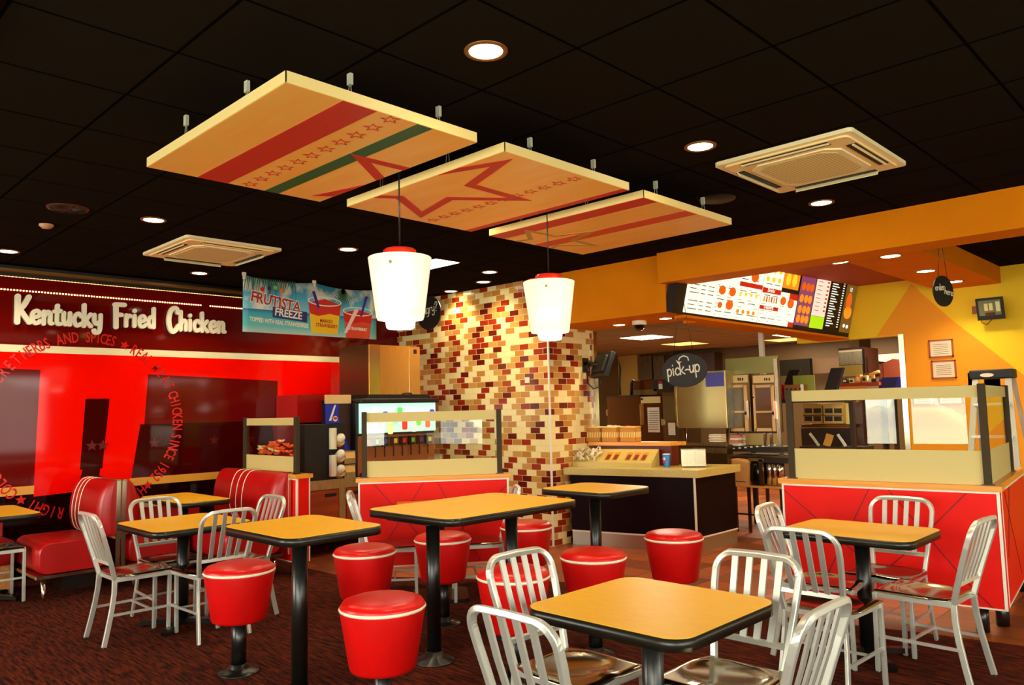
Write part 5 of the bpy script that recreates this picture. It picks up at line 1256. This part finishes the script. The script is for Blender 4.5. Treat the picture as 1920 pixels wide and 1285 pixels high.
k.body('body', STEELD); k.box('door', PANELST, 1244, 743, 1267, 789, 0, 0.01); k.box('door', STEELD, 1244, 791, 1267, 822, 0, 0.01); k.box('paper_note', PAPER, 1254, 793, 1267, 816, 0.01, 0.003); k.box('latch', CHROME, 1242, 786, 1247, 798, 0.0, 0.03)  # olive upper door, dark steel body and lower door
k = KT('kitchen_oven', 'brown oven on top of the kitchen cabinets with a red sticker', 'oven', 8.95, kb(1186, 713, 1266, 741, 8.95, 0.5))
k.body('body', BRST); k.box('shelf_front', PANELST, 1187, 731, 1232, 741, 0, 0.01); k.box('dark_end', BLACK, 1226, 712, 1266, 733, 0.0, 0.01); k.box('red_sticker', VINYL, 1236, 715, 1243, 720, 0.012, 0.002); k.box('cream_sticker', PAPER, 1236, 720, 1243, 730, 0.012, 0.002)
one('black_hose', MB().tube([at(1163, 741, y=8.88), at(1162, 720, y=8.9), at(1163, 690, y=8.9), at(1160, 676, y=8.6), at(1154, 671, y=8.0)], 0.014, 8).tube([at(1184, 741, y=8.86), at(1184, 720, y=8.88), at(1188, 713, y=8.88)], 0.02, 8), BLACK, 'black cable rising from the brown cabinet to the order screen', 'cable')
for (a, b, lab) in ((1197, 1222, 'left steel wall panel high at the kitchen back'), (1225, 1246, 'right steel wall panel high at the kitchen back')):
    bb_ = kb(a, 668, b, 712, 13.5, 0.1); one('wall_cladding', MB().box(*bb_), STEEL, lab, 'panel')
bb_ = kb(1248, 664, 1340, 700, 13.3, 0.3); one('dark_cupboard', MB().box(*bb_), mat('cupboard_brown', (60, 32, 12), 0.4), 'dark brown cupboards at the kitchen back behind the pick-up sign', 'cupboard')
bb_ = kb(1126, 668, 1195, 742, 13.5, 0.1); one('wall_panel', MB().box(*bb_), mat('olive_wall', (206, 168, 78), 0.6), 'pale olive wall panel at the kitchen left, behind the order screen', 'panel')
# big bright steel door
k = KT('steel_refrigerator', 'large bright steel refrigerator door behind the pick-up sign', 'refrigerator', 8.5, kb(1269, 697, 1362, 803, 8.5, 0.3))
k.body('body', STEEL); k.box('door', steel_mat('door_steel', (200, 190, 140), 0.22), 1270, 698, 1361, 802, 0, 0.012); k.box('hinge_strip', CHROME, 1267, 725, 1270, 800, 0.0, 0.02); k.box('blue_sticker', mat('sticker_blue', (90, 90, 190), 0.4), 1324, 699, 1358, 725, 0.012, 0.002)
for u in (1276, 1357): k.put(MB().lathe([(0.02, 0.0), (0.02, at(u, 803, y=8.5).z)], 12, (at(u, 803, y=8.5).x, 8.6, 0)), 'leg', CHROME)
k = KT('prep_counter', 'steel counter with drawers under the bright refrigerator door', 'counter', 8.35, kb(1272, 834, 1364, 900, 8.35, 0.14, True))
k.body('body', STEELD); k.box('top_edge', STEEL, 1271, 831, 1364, 836, 0, 0.03); k.box('drawer', STEEL, 1300, 840, 1362, 850, 0, 0.01)
k = KT('plate_stack', 'stack of cream trays under the bright refrigerator door', 'trays', 8.36, kb(1330, 816, 1352, 831, 8.36, 0.12))
p0_ = k.b
for q in range(5): k.put(MB().box(p0_[0]-0.01*(q % 2), p0_[1], p0_[2]+0.012+q*0.019, p0_[3], p0_[4], p0_[2]+0.012+q*0.019+0.014), 'tray', CREAM)
# two glass-door warmers
for (a, b, vt, lab) in ((1363, 1407, 702, 'left glass-door warmer with cream control panel in the kitchen'), (1411, 1458, 702, 'right glass-door warmer with cream control panel in the kitchen')):
    k = KT('glass_warmer', lab, 'warmer', 8.7, kb(a+1, vt, b, 811, 8.7, 0.12), 'glass-door warmers in the kitchen'); w = b-a
    k.body('body', STEELD); k.box('control_panel', CREAMP, a+2, 704, b-4, 718, 0, 0.02)
    for u in (0.5, 0.58, 0.68): k.box('control_knob', BLACK, a+w*u, 709, a+w*u+2, 714, 0.02, 0.006)
    k.box('door_frame', mat('door_tan', (224, 184, 120), 0.35, 0.3), a+3, 722, a+7, 809, 0, 0.02); k.box('door_frame', mat('door_tan', (0,0,0)), b-10, 722, b-4, 809, 0, 0.02); k.box('door_frame', mat('door_tan', (0,0,0)), a+7, 722, b-10, 727, 0, 0.02); k.box('door_frame', mat('door_tan', (0,0,0)), a+7, 771, b-10, 774, 0, 0.02); k.box('door_frame', mat('door_tan', (0,0,0)), a+7, 803, b-10, 809, 0, 0.02)
    k.box('door_glass', mat('warm_glass', (96, 66, 20) if a < 1400 else (40, 24, 8), 0.1), a+7, 727, b-10, 803, 0, 0.01)
    k.box('latch', CHROME, b-5, 752, b, 786, 0, 0.04); k.box('latch_knob', BLACK, b-8, 772, b-4, 778, 0.02, 0.02); k.box('hinge', BLACK, a+1, 744, a+4, 747, 0.0, 0.03); k.box('base_strip', BLACK, a, 809, b, 812, 0, 0.03)
    k.put(MB().box(k.b[0]+0.1, 8.72, 1.0, k.b[0]+0.13, 8.75, k.b[2]), 'leg', CHROME); k.put(MB().box(k.b[3]-0.13, 8.72, 1.0, k.b[3]-0.1, 8.75, k.b[2]), 'leg', CHROME)
one('steel_back_panel', MB().box(*kb(1360, 670, 1459, 701, 8.72, 0.03)), mat('panel_brushed', (150, 146, 84), 0.35, 0.5), 'brushed steel panel above the two glass-door warmers', 'panel')
one('steel_side_panel', MB().box(*kb(1455, 672, 1462, 880, 8.68, 0.05)), STEEL, 'vertical steel edge at the right of the warmers', 'panel')
# shelves and clutter below
k = KT('kitchen_shelf', 'black kitchen shelf with small price clips under the warmers', 'shelf', 8.6, kb(1365, 838, 1463, 848, 8.6, 0.35))
k.body('board', KDARK)
for q in range(8): k.box('price_clip', WHITE, 1374+q*11, 840-q*0.9, 1378+q*11, 842.5-q*0.9, 0.0, 0.006)
one('back_board', MB().box(*kb(1363, 813, 1460, 838, 8.96, 0.02)), mat('board_cream', (222, 190, 110), 0.5), 'cream back board between the warmers and the shelf', 'board')
k = KT('box_stack', 'pink and white flat boxes on the black kitchen shelf', 'boxes', 8.62, kb(1366, 818, 1385, 837, 8.62, 0.2)); bb_ = k.b
for q in range(4): k.put(MB().box(bb_[0], bb_[1], bb_[2]+0.004+q*0.034, bb_[3]-0.02*(q % 2), bb_[4], bb_[2]+0.004+q*0.034+0.03), 'flat_box', mat('pink_box', (220, 130, 110), 0.5) if q % 2 else WHITE)
k = KT('work_counter', 'dark kitchen work counter running behind the gap beside the red half wall', 'counter', 8.5, kb(1366, 856, 1492, 868, 8.5, 0.5))
k.body('top', KDARK); k.box('front_edge', STEELD, 1366, 854, 1492, 858, 0, 0.01)
k = KT('work_table', 'low steel work table with crossbar between the counters', 'table', 8.45, kb(1373, 912, 1466, 915, 8.45, 0.5))
k.body('top', mat('table_tan', (200, 140, 70), 0.4))
for u in (1376, 1401, 1436, 1462): k.put(MB().box(at(u, 915, y=8.45).x-0.015, 8.47, 0.0, at(u, 915, y=8.45).x+0.015, 8.50, k.b[2]), 'leg', STEELD)
k.put(MB().box(k.b[0], 8.47, 0.2, k.b[3], 8.49, 0.22), 'crossbar', STEELD)
k = KT('paper_bag', 'open brown paper bag standing on the low steel table', 'bag', 8.46, kb(1376, 862, 1402, 911, 8.46, 0.2)); q = k.b
k.put(MB().hexa([(q[0], q[1], q[2]+0.003), (q[3], q[1], q[2]+0.003), (q[3], q[4], q[2]+0.003), (q[0], q[4], q[2]+0.003)], [(q[0]-0.02, q[1]-0.02, q[5]), (q[3]+0.03, q[1]-0.04, q[5]-0.03), (q[3]+0.02, q[4], q[5]+0.05), (q[0], q[4], q[5]+0.02)]), 'bag', mat('kraft', (214, 156, 84), 0.7))
k.box('bag_inner_shade', mat('bag_dark', (60, 26, 8), 0.7), 1380, 876, 1398, 904, 0.004, 0.003)  # dark plate paints the shade inside the open bag
k = KT('drink_boiler', 'dark rounded steel container in a frame beside the paper bag', 'container', 8.47, kb(1404, 864, 1424, 911, 8.47, 0.2)); q = k.b
cxk = (q[0]+q[3])/2; k.put(MB().lathe([(0.0, q[2]+0.003), (0.085, q[2]+0.003), (0.105, q[2]+0.06), (0.105, q[5]-0.05), (0.08, q[5]-0.01), (0.0, q[5]-0.01)], 24, (cxk, 8.58, 0), cap=False), 'drum', mat('drum_dark', (26, 16, 10), 0.15, 0.6))
k.box('frame_post', STEELD, 1424, 862, 1431, 911, -0.02, 0.03); k.box('frame_bar', PANELST, 1404, 860, 1431, 865, -0.02, 0.03)
for q, (u, lab) in enumerate(((1437, 'first steel canister on the low shelf, next to the framed drum'), (1447, 'second steel canister on the low shelf'), (1457, 'third steel canister on the low shelf, beside the half wall'))):
    bq = kb(u-4, 868+q, u+4, 898, 8.5, 0.1); one('steel_canister', MB().lathe([(0.0, k.b[2]+0.002), (0.045, k.b[2]+0.002), (0.05, bq[5]), (0.04, bq[5]+0.01), (0.0, bq[5]+0.01)], 20, ((bq[0]+bq[3])/2, 8.58, 0), cap=False), CHROME, lab, 'canister', 'steel canisters')
# right part of the kitchen
def monitor(u0, v0, u1, v1, y, lean, label):
    b = kb(u0, v0, u1, v1, y); x0, x1, z0, z1 = b[0], b[3], b[2], b[5]
    t = thing('till_screen', label, 'screen', ((x0+x1)/2, y, z0), 0, 'black till screens'); w, h = (x1-x0), z1-z0
    MB().hexa([(-w/2, 0, 0.0), (w*0.18, 0, 0.0), (w*0.18, 0.05, 0.0), (-w/2, 0.05, 0.0)], [(-w*0.18, lean, h), (w/2, lean, h), (w/2, lean+0.05, h), (-w*0.18, lean+0.05, h)]).build('housing', BLACK, t, bevel=0.008)
    MB().box(-w*0.2, 0.05, -0.12, -w*0.1, 0.09, h*0.6).build('stand', BLACKM, t)
monitor(1465, 694, 1497, 732, 9.2, 0.06, 'black till screen leaning at the left edge of the right-hand kitchen view')
monitor(1543, 690, 1580, 733, 9.2, 0.06, 'black till screen leaning in front of the wooden shelf')
one('service_counter', MB().box(-4.75, 8.95, 1.50, -3.45, 9.25, 1.54).box(-4.75, 9.15, 0, -4.70, 9.2, 1.5).box(-3.50, 9.15, 0, -3.45, 9.2, 1.5), KDARK, 'dark service shelf carrying the till screens', 'shelf')
for (u0, v0, u1, v1, m, lab) in ((1482, 722, 1500, 735, VINYL, 'red and white carton on the service shelf'), (1505, 722, 1541, 736, mat('holes_brown', (150, 96, 44), 0.5), 'brown holed cardboard carton on the service shelf'), (1470, 712, 1480, 722, mat('carton_red', (180, 30, 20), 0.5), 'small red carton behind the left till screen')):
    q = kb(u0, v0, u1, v1, 9.6, 0.2); q[2] = 1.541; t = thing('carton', lab, 'box', ((q[0]+q[3])/2, 9.15, q[2]), 0, 'cartons on the service shelf')
    w, h = (q[3]-q[0])/2, max(0.06, q[5]-q[2]); MB().box(-w, -0.08, 0, w, 0.08, h).build('box', m, t); MB().box(w*0.7, -0.083, 0.002, w, -0.08, h).build('side_label', WHITE, t)
    if 'holed' in lab:
        for a in range(4): MB().lathe([(0.012, -0.002), (0.012, 0.002)], 10, (-w*0.7+a*w*0.45, -0.082, h*0.7), m=Matrix.Rotation(PI/2, 4, 'X')).build('hole', BLACK, t)
one('green_board', MB().box(kb(1488, 704, 1528, 718, 9.2)[0], 9.18, 1.541, kb(1488, 704, 1528, 718, 9.2)[3], 9.2, kb(1488, 704, 1528, 718, 9.2)[5]), mat('board_green', (140, 146, 44), 0.6), 'yellow-green board standing on the dark service shelf', 'board')
one('brown_partition', MB().box(*kb(1520, 672, 1575, 700, 13.2, 0.1)), mat('partition_brown', (80, 50, 12), 0.7), 'brown partition at the back of the kitchen behind the hood', 'partition')
one('dark_partition', MB().box(*kb(1462, 674, 1519, 704, 13.1, 0.1)), mat('partition_dark', (22, 16, 8), 0.9, spec=0.1), 'dark partition at the back of the kitchen, left of the brown one', 'partition')
# hood
k = KT('extractor_hood', 'tall steel extractor hood with a bright reflection painted on', 'hood', 11.2, kb(1573, 652, 1619, 706, 11.2, 0.6))
k.body('side', mat('hood_dark', (70, 34, 20), 0.4)); k.put(MB().box(k.b[0]+0.1, k.b[1]+0.15, k.b[5], k.b[3]-0.1, k.b[4], 2.6), 'duct', STEELD); k.box('front', STEEL, 1573, 656, 1617, 684, 0, 0.01); k.box('lower_front', mat('hood_low', (200, 184, 100), 0.3, 0.7), 1574, 685, 1617, 706, 0, 0.012); k.box('painted_glint', CREAM, 1573, 657, 1617, 660, 0.01, 0.004)  # cream strip paints a bright reflection across the hood front
k.box('pipe', BLACK, 1624, 655, 1627, 700, 0.1, 0.03); k.box('pipe', BLACKM, 1631, 670, 1633, 700, 0.1, 0.03)
one('white_panel', MB().box(*kb(1634, 664, 1698, 688, 13.5, 0.1)), mat('panel_white', (250, 236, 206), 0.5), 'white wall panel at the right of the kitchen above the brown cartons', 'panel')
racks = []
for (u0, v0, u1, v1, y, m, lab) in ((1633, 684, 1655, 712, 12.2, mat('carton_brown', (120, 46, 20), 0.6), 'tall stack-like brown carton left of the arched one'), (1657, 680, 1696, 722, 11.4, mat('carton_brown', (0,0,0)), 'arched brown cardboard carton next to the steel frame')):
    q = kb(u0, v0, u1, v1, y, 0.4); racks.append(q[:]); b = MB().box(*q)
    if 'arched' in lab: b.hexa([(q[0], q[1], q[5]), (q[3], q[1], q[5]), (q[3], q[4], q[5]), (q[0], q[4], q[5])], [(q[0]+0.12, q[1], q[5]+0.05), (q[3]-0.12, q[1], q[5]+0.05), (q[3]-0.12, q[4], q[5]+0.05), (q[0]+0.12, q[4], q[5]+0.05)])
    one('carton', b, m, lab, 'box')
q = kb(1645, 708, 1684, 731, 10.6, 0.25); racks.append(q[:]); one('blue_crate', MB().hexa([(q[0], q[1], q[2]), (q[3]-0.05, q[1], q[2]), (q[3]-0.05, q[4], q[2]), (q[0], q[4], q[2])], [(q[0]+0.06, q[1], q[5]), (q[3], q[1], q[5]), (q[3], q[4], q[5]), (q[0]+0.06, q[4], q[5])]), mat('crate_blue', (10, 16, 120), 0.5), 'dark blue crate in front of the brown cartons', 'crate')
for q in racks:
    one('storage_rack', MB().box(q[0]-0.02, q[1], q[2]-0.03, q[3]+0.02, q[4], q[2]-0.001).box(q[0]-0.02, q[4]-0.04, 0, q[0]+0.02, q[4], q[2]-0.03).box(q[3]-0.02, q[4]-0.04, 0, q[3]+0.02, q[4], q[2]-0.03), KDARK, 'dark storage rack at %s of the kitchen, below the %s' % (('the back left', 'tall brown carton') if q is racks[0] else ('the back right', 'arched brown carton') if q is racks[1] else ('the front right', 'blue crate')), 'rack')
k = KT('wooden_shelf', 'orange wooden shelf unit holding packets, right of the leaning till screen', 'shelf', 10.5, kb(1574, 718, 1648, 724, 10.5, 0.3)); k.put(MB().box(k.b[0]+0.02, 10.6, 0, k.b[0]+0.08, 10.7, k.b[2]).box(k.b[3]-0.3, 10.6, 0, k.b[3]-0.25, 10.7, k.b[2]), 'leg', STEELD); k.body('board', mat('shelf_red', (170, 60, 20), 0.5)); k.box('lower_front', mat('shelf_orange', (226, 150, 70), 0.5), 1576, 724, 1622, 736, -0.02, 0.02)
zsh = k.b[5]+0.002
for q, (u0, u1, h, c, lab) in enumerate(((1577, 1588, 9, (40, 44, 30), 'dark packet at the left of the wooden shelf'), (1590, 1600, 8, (214, 230, 150), 'pale green packet on the wooden shelf'), (1603, 1613, 15, (230, 150, 60), 'orange ring-marked packet on the wooden shelf'), (1614, 1624, 13, (200, 180, 110), 'clear jar-like packet on the wooden shelf'), (1626, 1634, 7, (250, 240, 220), 'small white packet on the wooden shelf'), (1631, 1643, 7, (70, 60, 40), 'dark packet at the right of the wooden shelf'))):
    a = kb(u0, 710, u1, 718, 10.55, 0.12); t = thing('packet', lab, 'packet', ((a[0]+a[3])/2, 10.62, zsh), 0, 'packets on the wooden shelf'); w = (a[3]-a[0])/2*0.9; hh = h*0.0073
    MB().box(-w, -0.05, 0, w, 0.05, hh).build('pack', mat('packet%d' % q, c, 0.5), t, bevel=0.006); MB().box(-w*0.6, -0.052, hh*0.25, w*0.6, -0.05, hh*0.7).build('pack_label', WHITE if q % 2 == 0 else KDARK, t)
q = kb(1625, 699, 1644, 704, 10.5, 0.2); one('paper_roll', MB().tube([(q[0], 10.6, zsh+0.10), (q[3], 10.6, zsh+0.14)], 0.02, 12).box(q[0]+0.03, 10.58, zsh, q[0]+0.06, 10.62, zsh+0.1), mat('roll_tan', (226, 180, 90), 0.5), 'tan paper roll lying above the packets', 'roll')
# ovens seen through the screen
for (a, b, lab) in ((1506, 1541, 'left steel oven with four dark windows behind the glass screen'), (1544, 1580, 'right steel oven with four dark windows behind the glass screen')):
    k = KT('window_oven', lab, 'oven', 9.6, kb(a, 757, b, 794, 9.6, 0.3), 'ovens with four windows'); k.body('body', mat('oven_tan', (200, 160, 84), 0.35, 0.4)); w = b-a
    for i in range(2):
        for j in range(2): k.box('oven_window', BLACK, a+3+i*w*0.48, 766+j*15, a+2+w*0.42+i*w*0.48, 775+j*15, 0, 0.006)
    k.box('rail', STEELD, a, 778, b, 780.5, 0, 0.012)
k = KT('prep_station', 'dark preparation counter with steel edge seen through the right glass screen', 'counter', 9.3, kb(1500, 838, 1618, 846, 9.3, 0.35)); k.body('top', KDARK); k.box('front_edge', BRST, 1500, 840, 1618, 844, 0, 0.01)
k.put(MB().box(k.b[0], 9.35, 0.0, k.b[3], 9.4, k.b[2]), 'base', BLACK); one('oven_shelf', MB().box(*kb(1503, 796, 1600, 802, 9.55, 0.3)), BRST, 'brown steel shelf carrying the four-window ovens', 'shelf')
one('oven_backboard', MB().box(*kb(1503, 803, 1598, 838, 9.66, 0.02)), KDARK, 'dark board behind the preparation counter', 'board')
zc = k.b[5]+0.002
for (u, c, lab, hh, lean) in ((1550, (226, 160, 60), 'tan paper scoop on the preparation counter', 0.14, 0.04), (1536, (240, 226, 200), 'pale scraper leaning on the preparation counter', 0.15, -0.12), (1586, (250, 244, 236), 'white spatula leaning at the right of the preparation counter', 0.14, -0.1), (1582, (30, 140, 60), 'small green lid on the preparation counter', 0.03, 0.0)):
    x = at(u, 840, y=9.4).x; one('kitchen_tool', MB().sweep([(x, 9.4, zc), (x+lean*0.5, 9.42, zc+hh*0.5), (x+lean, 9.43, zc+hh)], 0.03 if c[0] != 226 else 0.09, 0.012, (0,1,0)), mat('tool%d' % u, c, 0.5), lab, 'tool')
one('pale_post', MB().box(*kb(1586, 756, 1597, 810, 9.7, 0.05)), mat('post_pale', (236, 226, 150), 0.4), 'pale green post right of the four-window ovens', 'post')
one('brown_door', MB().box(*kb(1598, 755, 1619, 850, 9.75, 0.05)), mat('door_brown', (70, 30, 12), 0.3), 'dark brown kitchen door seen through the right glass screen', 'door')
# kitchen ceiling lights
for (x, y, m, on, lab) in ((-7.05, 10.3, PANELG, 40, 'bright square kitchen ceiling light nearest the pick-up sign cord'), (-7.4, 12.0, PANELD, 6, 'dim square kitchen ceiling light behind the bright one'), (-5.9, 12.9, PANELD, 6, 'dim kitchen ceiling light left of the slim post'), (-5.35, 12.1, PANELG, 40, 'bright kitchen ceiling light right of the slim post'), (-4.6, 12.9, PANELD, 6, 'dim kitchen ceiling light above the till screens'), (-3.0, 11.0, PANELG, 40, 'kitchen ceiling light by the steel frame at the right')):
    t = thing('kitchen_ceiling_light', lab, 'ceiling light', (x, y, 2.6), 0, 'square kitchen ceiling lights')
    MB().box(-0.3, -0.3, -0.006, 0.3, 0.3, -0.002).build('diffuser', m, t); MB().box(-0.31, -0.31, -0.003, 0.31, 0.31, -0.001).build('frame', WHITETRIM, t)
    L = bpy.data.lights.new('kitchen_lamp', 'AREA'); L.shape = 'SQUARE'; L.size = 0.55; L.energy = on; L.color = (1.0, 0.88, 0.62)
    o = bpy.data.objects.new('kitchen_lamp', L); COL.objects.link(o); o.location = (0, 0, -0.02); o.parent = t

t = thing('fluorescent_panel', 'small bright square ceiling light peeking out behind the left pendant lamp', 'ceiling light', (-6.0, 4.95, CZ), 0)
MB().box(-0.3, -0.15, -0.006, 0.3, 0.15, -0.002).build('diffuser', PANELG, t); MB().box(-0.31, -0.16, -0.003, 0.31, 0.16, -0.001).build('frame', WHITETRIM, t)
# ------------------------------------------------------------ outdoors, seen only as reflections
struct('ground', MB().box(3.6, -20, -0.115, 6.4, 25, -0.10).box(-14, -6.6, -0.115, 3.2, -4.2, -0.10), mat('lawn', (150, 176, 40), 0.9, noise=0.3, nscale=3))
def hedge(x0, y0, x1, y1, h, label):
    b = MB(); n = 220
    for q in range(n):
        x, y, z = random.uniform(x0, x1), random.uniform(y0, y1), random.uniform(0.0, h); r = random.uniform(0.25, 0.5)
        b.lathe([(0.0, -r), (r*0.8, -r*0.5), (r, 0), (r*0.7, r*0.6), (0.0, r*0.9)], 7, (x, y, z), cap=False, smooth=False)
    one('hedge', b, mat('hedge_green', (86, 110, 24), 0.8, noise=0.5, nscale=4), label, 'hedge')
hedge(10, 4, 12, 22, 2.6, 'tall green hedge across the car park, seen only as a reflection')
hedge(4.6, 3.6, 5.6, 7.5, 1.5, 'low green hedge just outside the side windows, seen only as a reflection')
hedge(-16, -15, 2, -13, 1.6, 'low green hedge beyond the parked car, seen only as a reflection')
def car(loc, rz, c, label):
    t = thing('parked_car', label, 'car', loc, rz, 'parked cars outside'); m = mat('car_paint%d' % c[0], c, 0.25)
    side = [(-2.1, 0.25), (2.1, 0.25), (2.15, 0.6), (1.9, 0.85), (1.0, 0.95), (0.4, 1.42), (-1.1, 1.45), (-1.7, 0.98), (-2.12, 0.9)]
    fm = frame((0, 0.85, 0), (1,0,0), (0,0,1)); b = MB(); poly_on(b, fm, side, 0, 1.7); b.build('body', m, t, bevel=0.05)
    for sgn, y in ((-1, -0.87), (1, 0.84)):
        b = MB(); poly_on(b, frame((0, y+0.03, 0), (1,0,0), (0,0,1)), [(-1.45, 0.98), (-0.3, 0.98), (-0.3, 1.35), (-1.0, 1.35)], 0, 0.03); poly_on(b, frame((0, y+0.03, 0), (1,0,0), (0,0,1)), [(-0.2, 0.98), (0.75, 0.98), (0.3, 1.35), (-0.2, 1.35)], 0, 0.03); b.build('side_window', mat('car_glass', (30, 40, 44), 0.1), t)
        for x in (-1.3, 1.35): MB().lathe([(0.0, -0.1), (0.31, -0.1), (0.33, 0.0), (0.31, 0.1), (0.0, 0.1)], 20, (x, sgn*0.82, 0.33), cap=False, m=Matrix.Rotation(PI/2, 4, 'X')).build('wheel', BLACK, t)
    return t
car((-2.7, -9.3, -0.12), 0.1, (200, 190, 90), 'yellowish car parked beyond the front windows, seen only as a reflection')
car((9.0, -5.8, -0.12), 0.8, (180, 186, 190), 'grey car parked beyond the side windows, seen only as a reflection')
